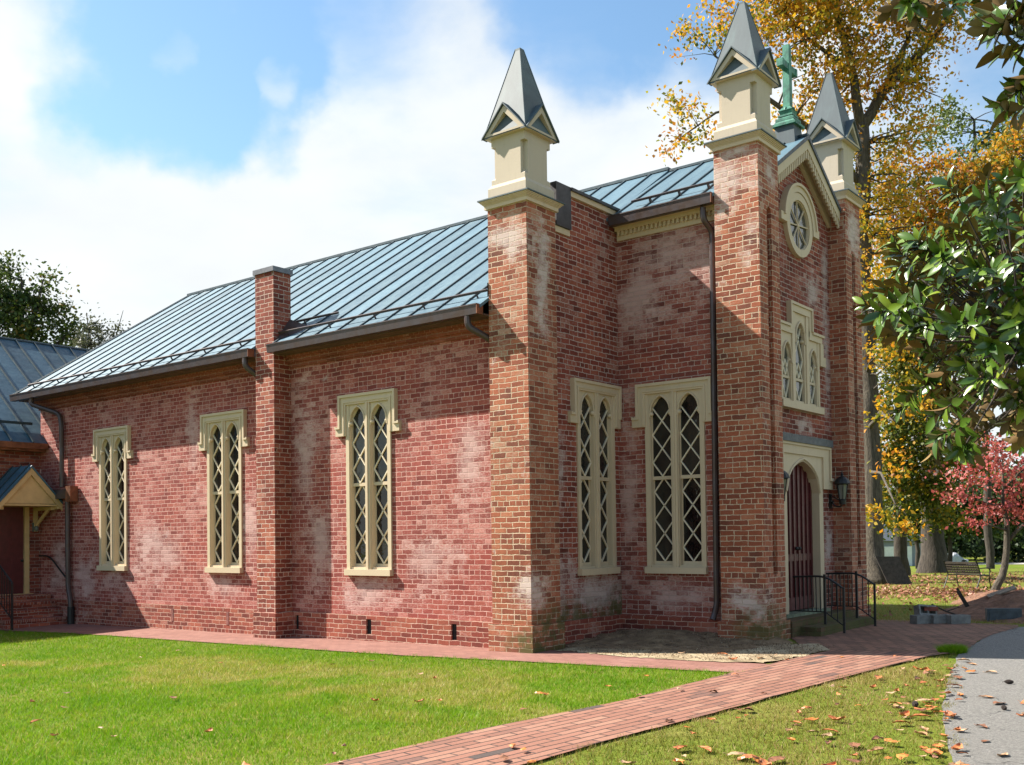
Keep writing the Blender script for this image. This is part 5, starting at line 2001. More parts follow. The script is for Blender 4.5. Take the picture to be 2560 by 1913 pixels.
# ------------------------------------------------------------------ magnolia
MAG = [q for q in [(7.07,-2.28,2.79),(6.71,-4.44,3.12),(7.27,-3.89,3.81),(6.66,-2.26,2.99),(7.16,-2.85,4.30),(7.22,-4.41,3.12),(7.32,-3.86,3.11),(7.00,-1.90,3.39),(7.23,-3.50,3.25),(6.96,-3.98,3.29),(6.79,-4.19,2.73),(6.88,-5.19,3.12),(7.36,-4.26,3.52),(7.60,-4.76,3.31),(7.01,-4.89,3.46),(7.34,-4.85,3.65),(6.41,-1.95,4.28),(6.13,-3.00,3.44),(6.41,-2.36,4.19),(7.47,-4.77,3.03),(6.81,-4.63,3.64),(6.36,-2.71,3.15),(7.13,-4.12,2.82),(7.56,-4.57,2.75),(7.03,-2.19,4.43),(7.05,-3.10,2.54),(7.12,-2.64,4.11),(7.16,-5.03,2.99),(7.42,-4.39,2.90),(6.62,-3.55,2.77),(6.47,-4.22,3.18),(7.09,-4.80,2.24),(6.54,-2.37,3.71),(6.86,-2.05,4.62),(6.18,-2.74,4.02),(6.98,-4.62,2.57),(6.77,-3.39,3.71),(6.61,-3.71,3.23),(6.99,-1.81,3.66),(6.99,-2.76,3.74),(6.88,-1.95,4.37),(6.79,-4.09,3.09),(7.03,-3.73,4.10),(6.80,-1.77,2.84),(6.89,-2.98,2.86),(6.89,-1.84,4.08),(6.36,-2.34,3.34),(6.18,-2.11,3.33),(7.21,-3.54,3.71),(6.66,-1.88,3.50),(6.85,-4.77,3.07),(6.72,-1.84,3.22),(7.13,-3.07,3.94),(6.99,-3.26,3.12),(6.69,-1.81,4.59),(7.08,-2.82,3.13),(6.50,-3.36,3.65),(5.84,-2.48,3.86),(7.20,-3.94,2.49),(6.84,-2.68,2.79),(6.21,-2.12,3.75),(6.87,-2.48,4.60),(6.20,-2.16,4.07),(6.55,-1.86,3.98),(6.98,-1.54,3.16),(7.05,-3.85,3.56),(6.74,-3.43,2.33),(7.26,-4.95,2.64),(6.63,-3.15,3.83),(6.29,-3.26,3.80),(5.97,-2.78,3.63),(6.54,-2.38,2.70),(6.82,-4.36,3.51),(6.81,-3.00,4.27),(6.37,-2.88,3.83),(6.97,-3.47,4.01),(7.44,-4.56,3.65),(7.07,-4.28,3.70),(7.47,-3.98,3.37),(7.13,-2.38,3.62),(7.01,-1.78,4.57),(6.88,-3.98,2.48),(7.02,-3.44,2.75),(7.34,-3.65,2.75),(6.57,-2.59,2.91),(7.11,-2.61,2.88),(6.75,-2.45,4.17),(6.57,-3.40,3.22),(6.51,-3.80,3.86),(7.15,-3.00,3.66),(6.55,-3.13,3.33),(6.65,-2.19,4.33),(6.38,-2.63,3.50),(7.26,-3.20,3.31),(7.34,-4.49,2.60),(6.79,-4.04,3.56),(7.17,-4.64,3.30),(6.56,-4.22,3.46),(7.29,-3.12,4.23),(6.91,-3.66,3.36),(6.96,-3.27,4.30),(7.08,-2.20,3.37),(6.34,-3.86,3.52),(6.74,-2.90,3.40),(6.22,-3.49,3.54),(6.53,-3.98,3.32),(6.65,-2.11,3.33),(7.42,-4.51,3.97),(6.60,-2.68,3.31),(7.23,-3.20,2.95),(7.04,-2.55,4.39),(6.20,-2.58,4.24),(6.83,-3.61,2.51),(6.70,-2.68,3.64),(7.04,-2.00,2.89),(6.97,-1.59,4.23),(6.67,-2.44,3.43),(6.91,-4.01,3.84),(7.35,-4.92,3.26),(7.22,-4.06,4.06),(6.54,-4.17,5.54),(6.71,-4.42,5.41),(6.72,-3.91,5.57),(6.68,-4.18,5.43),(7.67,-6.17,4.26),(7.71,-6.13,4.22),(7.76,-6.10,4.30),(7.71,-6.01,4.19),(7.64,-5.94,4.42),(7.73,-5.99,4.02),(7.68,-6.02,3.94),(7.71,-5.99,3.88),(7.51,-5.54,4.65),(7.34,-5.17,4.90),(7.09,-4.62,5.24)] if (q[0] - 8.883) * .7853 + (q[1] + 11.755) * .619 > .335 * ((q[0] - 8.883) * -.6186 + (q[1] + 11.755) * .7854) or q[2] > 4.8]
m, t, b = mat('magnolia_top')
M_mtop = m
at = N(t, 'ShaderNodeAttribute', attribute_name='tone')
LK(t, ramp(t, at.outputs['Fac'], [(0, (0.018, 0.048, 0.007)), (.55, (0.062, 0.125, 0.012)), (1, (0.20, 0.265, 0.028))]), b.inputs['Base Color'])
b.inputs['Roughness'].default_value = 0.27
b.inputs['Specular IOR Level'].default_value = 0.5
m, t, b = mat('magnolia_under')
M_mund = m
at = N(t, 'ShaderNodeAttribute', attribute_name='tone')
LK(t, ramp(t, at.outputs['Fac'], [(0, (0.08, 0.05, 0.014)), (.6, (0.165, 0.088, 0.02)), (1, (0.15, 0.14, 0.03))]), b.inputs['Base Color'])
b.inputs['Roughness'].default_value = 0.8
# leaf template
TS = [0.0, .12, .3, .5, .7, .88, 1.0]
WD = [.05, .34, .78, 1.0, .86, .46, .03]
tv = []
for tt, ww in zip(TS, WD):
    for q in (-1, 0, 1):
        tv.append((tt, q * ww * .19, abs(q) * ww * .06 - .20 * tt * tt))
tv = np.array(tv)
tf = []
for i in range(len(TS) - 1):
    for j in range(2):
        a = i * 3 + j
        tf.append((a, a + 1, a + 4, a + 3))
tf = np.array(tf)
nv = len(tv)
MV, MF, MM, MT = [], [], [], []


def add_leaf(base, d, up, L, w=1.0, tone=.5):
    d = d / np.linalg.norm(d)
    s = np.cross(up, d)
    s /= np.linalg.norm(s) + 1e-9
    n_ = np.cross(d, s)
    T = tv * np.array([L, L * w, L])
    top = base + T[:, :1] * d + T[:, 1:2] * s + T[:, 2:3] * n_
    und = top - n_ * .0022
    o = sum(len(v) for v in MV[-1:]) if False else add_leaf.n
    MV.append(top)
    MV.append(und)
    MF.append(tf + o)
    MF.append(tf[:, ::-1] + o + nv)
    MM.append(np.zeros(len(tf), int))
    MM.append(np.ones(len(tf), int))
    MT.append(np.full(2 * len(tf), tone))
    add_leaf.n += 2 * nv


add_leaf.n = 0
rgm = np.random.default_rng(21)
mag = thing('magnolia_tree', 'glossy large leaved magnolia with rust brown leaf undersides, overhanging the asphalt drive', 'tree', (10.6, .5, .1))
LIMBS = [[(10.6, .5, -.2, .26), (10.6, .5, 1.5, .2), (10.5, .4, 3.6, .14), (10.5, .4, 6.5, .05)],
         [(10.5, .4, 2.6, .10), (9.2, -1.4, 3.1, .07), (7.8, -2.4, 3.3, .045), (6.7, -2.6, 3.4, .015)],
         [(10.5, .4, 2.2, .10), (9.4, -1.8, 2.5, .07), (8.3, -3.5, 2.8, .045), (7.1, -4.3, 3.0, .015)],
         [(10.5, .4, 3.4, .09), (9.0, -1.2, 4.1, .06), (7.6, -2.0, 4.3, .035), (6.5, -2.3, 4.1, .012)],
         [(10.5, .4, 4.0, .09), (9.2, -2.6, 5.2, .06), (7.6, -4.2, 5.55, .03), (6.55, -4.2, 5.5, .01)],
         [(10.5, .4, 3.2, .09), (9.8, -3.2, 4.0, .06), (8.8, -5.2, 4.2, .04), (7.7, -6.05, 4.2, .012)]]
mb = MB()
lp = []
for L in LIMBS:
    P = [Vector(q[:3]) for q in L]
    Q, RR = [], []
    for i in range(len(P) - 1):
        for j in range(6):
            s = j / 6
            Q.append(P[i].lerp(P[i + 1], s) + Vector(rgm.uniform(-.03, .03, 3)))
            RR.append(L[i][3] * (1 - s) + L[i + 1][3] * s)
    mb.tube(Q, RR, 8)
    lp += [q[:] for q in Q]
LP = np.array(lp)
extra = []
while len(extra) < 190:
    q = np.array([10.7, .8, 3.6]) + rgm.normal(size=3) * np.array([1.0, 1.3, 1.5])
    if q[0] > 9.3 and q[1] > -2.4 and 1.2 < q[2] < 7:
        extra.append(tuple(q))
dense = [tuple(np.array(c) + rgm.normal(size=3) * .16) for c in MAG[:-15] if rgm.uniform() < .95]
for i, c in enumerate(MAG + dense + extra):
    c = np.array(c)
    j = int(np.argmin(np.linalg.norm(LP - c, axis=1)))
    a = Vector(LP[j])
    e = Vector(c)
    ax = (e - a)
    ax = ax.normalized() if ax.length > .05 else Vector((-.5, -.3, .6))
    ax = (ax * .8 + Vector((-.15, -.1, rgm.uniform(-.35, .6))) + Vector(rgm.normal(size=3)) * .3).normalized()
    mid = a.lerp(e, .6) - ax * .08
    mb.tube([a, mid, e - ax * .03, e + ax * .05], [.008, .0065, .005, .004], 5)
    axn = np.array(ax)
    t1 = np.cross(axn, [.3, .2, .9])
    t1 /= np.linalg.norm(t1)
    t2 = np.cross(axn, t1)
    nl = rgm.integers(13, 19)
    ph = rgm.uniform(0, 6.28)
    for k in range(nl):
        an = ph + k * 2.4
        el = rgm.uniform(.25, 1.0) if k < nl * .6 else rgm.uniform(.9, 1.5)
        el *= 1.1
        radial = np.cos(an) * t1 + np.sin(an) * t2
        d = axn * np.cos(el) + radial * np.sin(el)
        d = d + np.array([0, 0, -.18]) + rgm.normal(size=3) * .12
        up = axn * np.sin(el) - radial * np.cos(el) + np.array([0, 0, .25])
        base = c + axn * (.05 - .012 * k)
        add_leaf(base, d, up, rgm.uniform(.10, .165), rgm.uniform(.88, 1.15), np.clip(rgm.normal(.45, .25), 0, 1))
mb.build('branches', M_bark2, mag, smooth=True)
mo = np_mesh('foliage', np.concatenate(MV), np.concatenate(MF), [M_mtop, M_mund], mag, np.concatenate(MT), (10.6, .5, .1))
mo.data.polygons.foreach_set('material_index', np.concatenate(MM).astype(np.int32))
mo.data.polygons.foreach_set('use_smooth', np.ones(len(mo.data.polygons), bool))

# ------------------------------------------------------------------ grass
GR = leaf_mat('grass_blade', [(0.0, (0.10, 0.235, 0.004)), (0.35, (0.175, 0.30, 0.008)), (0.6, (0.26, 0.27, 0.035)), (0.8, (0.36, 0.31, 0.09)), (1.0, (0.52, 0.42, 0.22))], .35, .6, .2)


def vnoise(x, y, seed):
    r = np.random.default_rng(seed)
    T = r.uniform(0, 1, (64, 64))
    xi, yi = np.floor(x).astype(int), np.floor(y).astype(int)
    fx, fy = x - xi, y - yi
    fx, fy = fx * fx * (3 - 2 * fx), fy * fy * (3 - 2 * fy)
    g = lambda a, b_: T[a % 64, b_ % 64]
    return (g(xi, yi) * (1 - fx) + g(xi + 1, yi) * fx) * (1 - fy) + (g(xi, yi + 1) * (1 - fx) + g(xi + 1, yi + 1) * fx) * fy


def lin(tab, v, key):
    T = sorted(tab, key=lambda p: p[key])
    return np.interp(v, [p[key] for p in T], [p[1 - key] for p in T])


rgg = np.random.default_rng(5)


def blades(n, box, test, tone_f, hmin, hmax):
    x = rgg.uniform(box[0], box[1], n)
    y = rgg.uniform(box[2], box[3], n)
    k = test(x, y)
    x, y = x[k], y[k]
    dist = np.hypot(x - CAM.x, y - CAM.y)
    keep = rgg.uniform(0, 1, len(x)) < np.clip(11.5 / dist, .25, 1) ** 1.3
    x, y = x[keep], y[keep]
    n = len(x)
    h = rgg.uniform(hmin, hmax, n) * (0.55 + 0.6 * vnoise(x * 1.5, y * 1.5, 3) + .5 * vnoise(x * 6, y * 6, 4) ** 3)
    an = rgg.uniform(0, 6.283, n)
    w = rgg.uniform(.0025, .0050, n)
    lean = rgg.normal(0, .55, (n, 2)) * h[:, None]
    z = gz(x, y)
    a = np.stack([x - np.cos(an) * w, y - np.sin(an) * w, z - .004], 1)
    b_ = np.stack([x + np.cos(an) * w, y + np.sin(an) * w, z - .004], 1)
    c = np.stack([x + lean[:, 0], y + lean[:, 1], z + h], 1)
    V = np.stack([a, b_, c], 1).reshape(-1, 3)
    return V, np.arange(3 * n).reshape(n, 3), tone_f(x, y)


def lawn_test(x, y):
    j = .065 * (vnoise(x * 9, y * 9, 11) - .5) * 2 + .03 * (vnoise(x * 31, y * 31, 12) - .5)
    return (y < lin(WALK_OUT, x, 0) + j + .015) & (x < lin(PATH_L, y, 1) + j + .02) & (x > -13.4)


def lawn_tone(x, y):
    p = vnoise(x * .8 + 3, y * .9, 21) * .6 + vnoise(x * 2.3, y * 2.3, 22) * .4
    edge = np.clip((lin(WALK_OUT, x, 0) - y) / 1.6, 0, 1)
    dry = np.clip((p - .36) * 3.2, 0, 1) * edge
    near = np.clip((y + 6.3) / 2.2, 0, 1)
    dry = dry * (.35 + .65 * near)
    return np.clip(.12 + .55 * dry + rgg.normal(0, .16, len(x)) + (rgg.uniform(0, 1, len(x)) < .05) * .5 + .28 * (vnoise(x * 5, y * 5, 23) - .5), 0, 1)


def verge_test(x, y):
    j = .08 * (vnoise(x * 7, y * 7, 13) - .5) * 2 + .04 * (vnoise(x * 27, y * 27, 14) - .5)
    return (x > lin(PATH_R, y, 1) - .01 + j) & (x < lin(DRIVE_L, y, 1) + .02 + j * 2) & (y < 2.0)


def verge_tone(x, y):
    p = vnoise(x * 1.7, y * 1.7, 31)
    return np.clip(.66 + .5 * (p - .4) + rgg.normal(0, .22, len(x)), 0, 1)


parts = [blades(430000, (-13.5, 4.0, -9.2, -.7), lawn_test, lawn_tone, .025, .055),
         blades(90000, (3.6, 8.2, -8.5, 2.0), verge_test, verge_tone, .02, .05)]
GO = leaf_mat('dry_grass_blade', [(0.0, (0.085, 0.15, 0.008)), (0.4, (0.14, 0.165, 0.018)), (0.65, (0.20, 0.175, 0.035)), (0.85, (0.27, 0.20, 0.07)), (1.0, (0.40, 0.29, 0.14))], .35, .6, .2)
for (V, F, T), g_m in zip(parts, (GR, GO)):
    kind(np_mesh('grass', V, F, g_m, None, T), 'stuff')

# ------------------------------------------------------------------ fallen leaves and seed cones


def leaf_proto(i, material):
    r = random.Random(i)
    mb = MB()
    L, Wd = r.uniform(.12, .17), r.uniform(.035, .05)
    cu1, cu2 = r.uniform(.004, .02), r.uniform(-.02, .03)
    rows = []
    for k in range(7):
        s = k / 6
        w = Wd * math.sin(math.pi * min(1, max(0.02, s ** .85))) + .002
        z0 = .012 + cu2 * (s - .5) ** 2 * 3 + .004 * r.uniform(-1, 1)
        rows.append([(L * (s - .5), q * w * (1 - .25 * abs(q) * cu1 * 20), z0 + cu1 * q * q + .004 * r.uniform(-1, 1)) for q in (-1, -.5, 0, .5, 1)])
    for a, b_ in zip(rows, rows[1:]):
        for j in range(4):
            mb.face([a[j], a[j + 1], b_[j + 1], b_[j]])
    mb.tube([(-L / 2 - .03, 0, .012), (-L / 2, 0, rows[0][2][2])], .002, 4)
    mlow = min(p[2] for p in mb.v)
    mb.v = [(x, y, z - mlow) for x, y, z in mb.v]
    o = mb.build('fallen_leaf', material, smooth=True)
    return o


M_lf = [simple('fallen_rust', (0.48, 0.155, 0.05), .55, 0, .3, 30), simple('fallen_tan', (0.36, 0.19, 0.09), .6, 0, .25, 30),
        simple('fallen_brown', (0.22, 0.09, 0.045), .6, 0, .3, 30), simple('fallen_orange', (0.55, 0.18, 0.04), .5, 0, .3, 30), simple('fallen_pale', (0.42, 0.26, 0.15), .6, 0, .2, 30)]
protos = [leaf_proto(i, M_lf[i % 5]) for i in range(10)]
usedp = set()
rl_ = random.Random(99)


def drop_leaf(x, y, label, group, dz=.01, scale=None):
    i = rl_.choice([0, 1, 2, 3, 5, 6, 8, 0, 5, 3, 4, 7, 9])
    if i not in usedp:
        o = protos[i]
        usedp.add(i)
    else:
        o = protos[i].copy()
        COL.objects.link(o)
    o.location = (x, y, float(gz(x, y)) + dz)
    flip = math.pi if rl_.random() < .25 else 0
    o.rotation_euler = (rl_.uniform(-.15, .15) + flip, rl_.uniform(-.12, .12), rl_.uniform(0, 6.28))
    if flip:
        o.location.z += .035
    s = scale or rl_.uniform(.45, 1.1)
    o.scale = (s, s, s)
    tag(o, label, 'leaf', group)


n = 0
while n < 205:
    x, y = rl_.uniform(4.0, 7.6), rl_.uniform(-7.0, 1.6)
    a, b_ = float(lin(PATH_R, y, 1)), float(lin(DRIVE_L, y, 1))
    if not a + .05 < x < b_ + .15:
        continue
    q = (x - a) / (b_ - a)
    if rl_.random() > .15 + .85 * q ** 1.6:
        continue
    drop_leaf(x, y, 'dry rust brown magnolia leaf on the grass strip between brick path and asphalt', 'fallen leaves on the grass strip', .022)
    n += 1
n = 0
while n < 32:
    y = rl_.uniform(-7.2, 1.8)
    x = float(lin(DRIVE_L, y, 1)) + abs(rl_.gauss(.05, .75)) + .12
    drop_leaf(x, y, 'dry curled magnolia leaf lying on the grey asphalt drive', 'fallen leaves on the asphalt', .012)
    n += 1
n = 0
while n < 34:
    x, y = rl_.uniform(-9, 3.3), rl_.uniform(-7.5, -1.5)
    if x > float(lin(PATH_L, y, 1)) - .1 or rl_.random() > .25 + .1 * (x + 6):
        continue
    drop_leaf(x, y, 'pale brown leaf lying loose on the bright green lawn', 'fallen leaves on the lawn', .035, rl_.uniform(.45, .95))
    n += 1
for k in range(14):
    y = rl_.uniform(-6.5, 1.2)
    a, b_ = float(lin(PATH_L, y, 1)), float(lin(PATH_R, y, 1))
    x = a + (b_ - a) * rl_.choice([rl_.uniform(0, .2), rl_.uniform(.8, 1), rl_.uniform(.2, .8)])
    drop_leaf(x, y, 'small brown leaf lying on the red brick path', 'fallen leaves on the brick path', .026, rl_.uniform(.4, .8))
for (x, y) in ((2.9, .25), (3.05, .1), (3.3, .35), (2.2, .3), (3.4, .55), (2.7, .5)):
    drop_leaf(x, y, 'orange brown leaf on the pale sand beside the pier', 'fallen leaves on the sand', .03, rl_.uniform(.6, 1.0))
for i, pr in enumerate(protos):
    if i not in usedp:
        bpy.data.objects.remove(pr)
cone0 = None
for k, (x, y) in enumerate(((6.3, -.2), (6.75, .55), (6.9, -2.0), (7.15, -2.35), (7.35, -2.6), (6.6, -1.75), (7.5, -1.4), (5.9, -2.0))):
    if cone0 is None:
        mb = MB()
        for i in range(9):
            s = i / 8
            rr = .026 * math.sin(math.pi * (.12 + .8 * s))
            for j in range(9):
                a = j * .698 + i * .35
                mb.blob((-.05 + .10 * s, rr * math.cos(a), .026 + rr * math.sin(a)), (.010, .008, .008), 0, i * 9 + j, .1, 1)
        mb.tube([(.05, 0, .026), (.085, .01, .02)], .004, 5)
        cone0 = mb.build('seed_cone', simple('cone_brown', (0.035, 0.024, 0.02), .8, 0, .3, 40))
        o = cone0
    else:
        o = cone0.copy()
        COL.objects.link(o)
    o.location = (x, y, float(gz(x, y)) + .012)
    o.rotation_euler = (0, 0, rl_.uniform(0, 6.28))
    o.scale = (rl_.uniform(.65, .95),) * 3
    lab = 'dark brown seed cone lying on the asphalt drive' if x > float(lin(DRIVE_L, y, 1)) else 'dark brown seed cone lying in the grass strip'
    tag(o, lab, 'seed cone', 'seed cones on the drive' if 'asphalt' in lab else 'seed cones in the grass strip')

# twigs, bark crumbs and small stones on the bare earth and sand
rge = np.random.default_rng(63)
P = []
while len(P) < 5200:
    x, y = rge.uniform(.1, 3.75), rge.uniform(-.2, 2.3)
    if y < lin([(.1, .1), (1.57, -.12), (3.0, -.06), (3.75, .5)], x, 0) + rge.uniform(-.06, .1):
        continue
    if x > 1.85 and y > 2.03 or x < .25 and y < .5:
        continue
    if rge.uniform() > .25 + vnoise(np.array(x * 3), np.array(y * 3), 71):
        continue
    hb = .03 + .13 * math.exp(-((x - 0.9) / 0.8) ** 2 - ((y - 1.7) / 0.5) ** 2) + .05 * math.exp(-((y - 2.3) / 0.3) ** 2)
    P.append((x, y, float(gz(x, y)) + (hb if y > .62 and x < 2.75 else .024) + .008))
V, F = leaves(np.array(P), .024, rge, 2.0, .4)
DEB = leaf_mat('soil_crumbs', [(0, (0.05, 0.03, 0.02)), (.5, (0.14, 0.085, 0.048)), (.85, (0.26, 0.17, 0.10)), (1, (0.48, 0.38, 0.26))], .05)
kind(np_mesh('ground_debris', V, F, DEB, None, rge.uniform(0, 1, len(P))), 'stuff')

# leaf litter on the far lawn
LT = leaf_mat('litter', [(0, (0.13, 0.05, 0.035)), (.5, (0.27, 0.10, 0.07)), (1, (0.36, 0.19, 0.10))], .1)
rgl = np.random.default_rng(8)
P = []
while len(P) < 9500:
    x, y = rgl.uniform(-6, 9), rgl.uniform(6.5, 33)
    d = math.exp(-((y - 15.5) / 2.2) ** 2) + .4 * math.exp(-((y - 24) / 3.0) ** 2) + .05
    if rgl.uniform() < d and not (x < 0.2 and y < 9) and not (x < 3.2 and y < 6.6):
        P.append((x, y, float(gz(x, y)) + .015))
V, F = leaves(np.array(P), .11, rgl, 3.0, .6)
kind(np_mesh('leaf_litter', V, F, LT, None, np.clip(rgl.normal(.5, .25, len(P)), 0, 1)), 'stuff')
# far lawn blades
def far_test(x, y):
    return ~((x < 2.4) & (y < 6.6)) & ~((x < .2) & (y < 8.8)) & (x > -6 + 0 * y) & ((y > 6.6) | (x < lin(DRIVE_L, np.clip(y, -13, 5.9), 1))) & (y > 5.9)


V, F, T = blades(260000, (-6, 9, 6.0, 30), far_test, lambda x, y: np.clip(.78 + .4 * (vnoise(x * .7, y * .7, 41) - .5) + rgg.normal(0, .18, len(x)), 0, 1), .03, .07)
kind(np_mesh('grass', V, F, GO, None, T), 'stuff')

# ------------------------------------------------------------------ earth mound, blocks, planks
mb = MB()
gx, gy = np.linspace(2.6, 6.6, 34), np.linspace(6.3, 13.4, 46)
rgd = np.random.default_rng(4)
for y in gy:
    for x in gx:
        h = .42 * math.exp(-((x - 4.4) / 1.0) ** 2 - ((y - 9.0) / 1.3) ** 2) + .30 * math.exp(-((x - 3.4) / .8) ** 2 - ((y - 12.2) / 1.0) ** 2) + .25 * math.exp(-((x - 5.4) / 1.0) ** 2 - ((y - 8.0) / 1.0) ** 2)
        mb.v.append((x, y, float(gz(x, y)) - .05 + h * (1 + rgd.uniform(-.12, .12)) + rgd.uniform(-.012, .02)))
for i in range(len(gy) - 1):
    for j in range(len(gx) - 1):
        a = i * len(gx) + j
        mb.f.append((a, a + 1, a + 1 + len(gx), a + len(gx)))
        mb.m.append(0)
m, t, b = mat('red_earth')
M_red = m
pos = geo_pos(t)
LK(t, ramp(t, noise(t, pos, 6, 7, .7), [(.3, (.10, .05, .032)), (.55, (.23, .115, .07)), (.75, (.34, .20, .125))]), b.inputs['Base Color'])
b.inputs['Roughness'].default_value = 1
bump(t, b, noise(t, pos, 14, 6, .7), 1.0, .06)
kind(mb.build('earth_mound', M_red), 'structure')


def local_thing(name, label, cat, loc, rz, build, mats, part, group=None, tilt=None):
    o = MB()
    build(o)
    ob = o.build(name, mats)
    ob.location = loc
    ob.rotation_euler = (*(tilt or (0, 0)), rz)
    tag(ob, label, cat, group)
    return ob


def hollow_block(mb):
    L, Wd, H = .17, .09, .15
    t_ = .03
    mb.box(-L, L, -Wd, -Wd + t_, 0, H)
    mb.box(-L, L, Wd - t_, Wd, 0, H)
    for x in (-L, -t_ / 2, L - t_):
        mb.box(x, x + t_, -Wd + t_, Wd - t_, 0, H)
    mb.box(-L + t_, L - t_, -Wd + t_, Wd - t_, .02, .03)


gzf = lambda x, y: float(gz(x, y))
for (x, y, rz, lab) in ((3.62, 5.92, .95, 'grey end cinder block of the low row, nearest the church steps'), (3.86, 6.08, .85, 'middle cinder block of the low row before the earth mound'),
                        (4.13, 6.14, .8, 'grey end cinder block of the low row, farthest from the church steps')):
    local_thing('cinder_block', lab, 'concrete block', (x, y, gzf(x, y)), rz, hollow_block, M_block, None, 'cinder blocks by the earth mound')
local_thing('cinder_block', 'upper cinder block tilted on end behind the row, its hollow showing', 'concrete block', (3.52, 6.30, gzf(3.5, 6.3) + .17), .9, hollow_block, M_block, None, 'cinder blocks by the earth mound', (1.25, .1))
local_thing('brick', 'single loose red brick lying on the cinder blocks', 'brick', (3.66, 6.28, gzf(3.6, 6.3) + .20), .5, lambda mb: mb.box(-.11, .11, -.05, .05, 0, .065), simple('loose_brick', (.25, .07, .045), .9, 0, .2, 20, .4), None)
local_thing('stone_slab', 'dark grey slab standing on edge in front of the earth mound', 'stone slab', (4.62, 7.05, gzf(4.6, 7) - .02), .55, lambda mb: (mb.box(-.28, .28, -.05, .05, 0, .24), mb.box(-.24, .2, -.062, -.05, .03, .2)), M_slate, None)
local_thing('plank', 'weathered pale plank leaning on top of the earth mound', 'plank', (4.25, 8.6, gzf(4.2, 8.6) + .40), .4, lambda mb: mb.box(-.25, .25, -.07, .07, 0, .025), simple('grey_plank', (.26, .21, .16), .9, 0, .2, 20, .3), None, None, (.35, -.35))
local_thing('plank', 'dark broken plank stuck upright in the mound flank beside the cinder blocks', 'plank', (3.75, 8.2, gzf(3.7, 8.2) + .16), .3, lambda mb: (mb.box(-.035, .035, -.015, .015, -.1, .32), mb.box(-.01, .035, -.015, .015, .32, .37)), M_bark2, None, None, (0, -.5))
local_thing('plank', 'short brown plank end leaning in the mound above the dark slab', 'plank', (5.0, 8.3, gzf(5, 8.3) + .28), .3, lambda mb: (mb.box(-.045, .045, -.015, .015, -.1, .24), mb.box(-.045, .01, -.015, .015, .24, .28)), M_wood, None, None, (0, -.4))
mb = MB()
mb.tube([(3.3, 7.6, gzf(3, 7) + .22), (3.6, 7.4, gzf(3, 7) + .12), (3.9, 7.2, gzf(3, 7) + .06), (4.1, 7.0, gzf(3, 7) + .04)], [.018, .016, .013, .008], 6)
mb.tube([(3.6, 7.4, gzf(3, 7) + .12), (3.8, 7.5, gzf(3, 7) + .2)], [.012, .006], 5)
tag(mb.build('branch', M_bark2), 'dead forked stick lying between cinder blocks and mound', 'branch')
# panel leaning on the pale trunk
mb = MB()
c = Vector((-1.25, 20.0, .12))
ux = Vector((.785, .619, 0))
uy = Vector((-.10, .12, .985)).normalized()
un = ux.cross(uy)
sl = uy - ux * .38
mb.obox(c + ux * .05 + sl * .40, ux * .36, sl * .42, un * .02)
mb.obox(c + ux * .05 + sl * .82 + un * -.002, ux * .365, sl * .015, un * .026)
tag(mb.build('leaning_panel', simple('dark_panel', (.045, .036, .034), .8, 0, .2, 8)), 'dark rectangular panel leaning against the pale tree trunk', 'panel')

# ------------------------------------------------------------------ bench
bc = Vector((1.25, 18.1, gzf(1.2, 18.1)))
rt, aw = Vector((.785, .619, 0)), Vector((-.619, .785, 0))
fx = (rt * .87 + aw * .5).normalized()
rzb = math.atan2(fx.y, fx.x)
bench = thing('park_bench', 'slatted garden bench with scrolled black iron ends on the leafy lawn', 'bench', bc, None, rzb)
bench.scale = (.88, .84, .86)


def bpart(name, mats, fn, parent=bench):
    mb = MB()
    fn(mb)
    o = mb.build(name, mats, origin=(0, 0, 0))
    o.parent = parent
    return o


bpart('seat', M_wood, lambda mb: [mb.box(-.18 + .078 * k, -.18 + .078 * k + .06, -.58, .58, .42, .44) for k in range(5)])


def back(mb):
    for k in range(5):
        z = .50 + .078 * k
        x = -.22 - .035 * k
        mb.obox((x, 0, z), (.012, 0, .004), (0, .58, 0), (-.006, 0, .030))
    for k in range(12):
        y = -.5 + .09 * k
        mb.obox((-.275, y, .655), (.008, 0, 0), (0, .012, 0), (-.06, 0, .17))


bpart('backrest', M_wood, back)
for s in (-1, 1):
    def end(mb, y=s * .60):
        mb.tube(bend([(-.42, y, 0), (-.30, y, .22), (-.20, y, .42), (-.27, y, .62), (-.40, y, .90)], 4), .02, 6)
        mb.tube(bend([(.30, y, 0), (.22, y, .2), (.20, y, .42), (.26, y, .60), (.18, y, .66), (-.28, y, .64)], 4), .018, 6)
        mb.tube([(-.20, y, .42), (.20, y, .42)], .018, 6)
        mb.tube([(.24 + .05 * math.cos(a), y, .61 + .05 * math.sin(a)) if False else (.25 + .045 * math.cos(a * .7), y, .62 + .045 * math.sin(a * .7)) for a in range(9)], .012, 5)
    bpart('leg', M_black, end)

# ------------------------------------------------------------------ far house and covered car
hs = thing('house', 'low grey house with white porch canopy far behind the tree trunks', 'house', (-24.4, 95.8, gzf(-24.4, 95.8)), None, math.atan2(.619, .785))


def hpart(name, mats, fn, parent=hs):
    return bpart(name, mats, fn, parent)


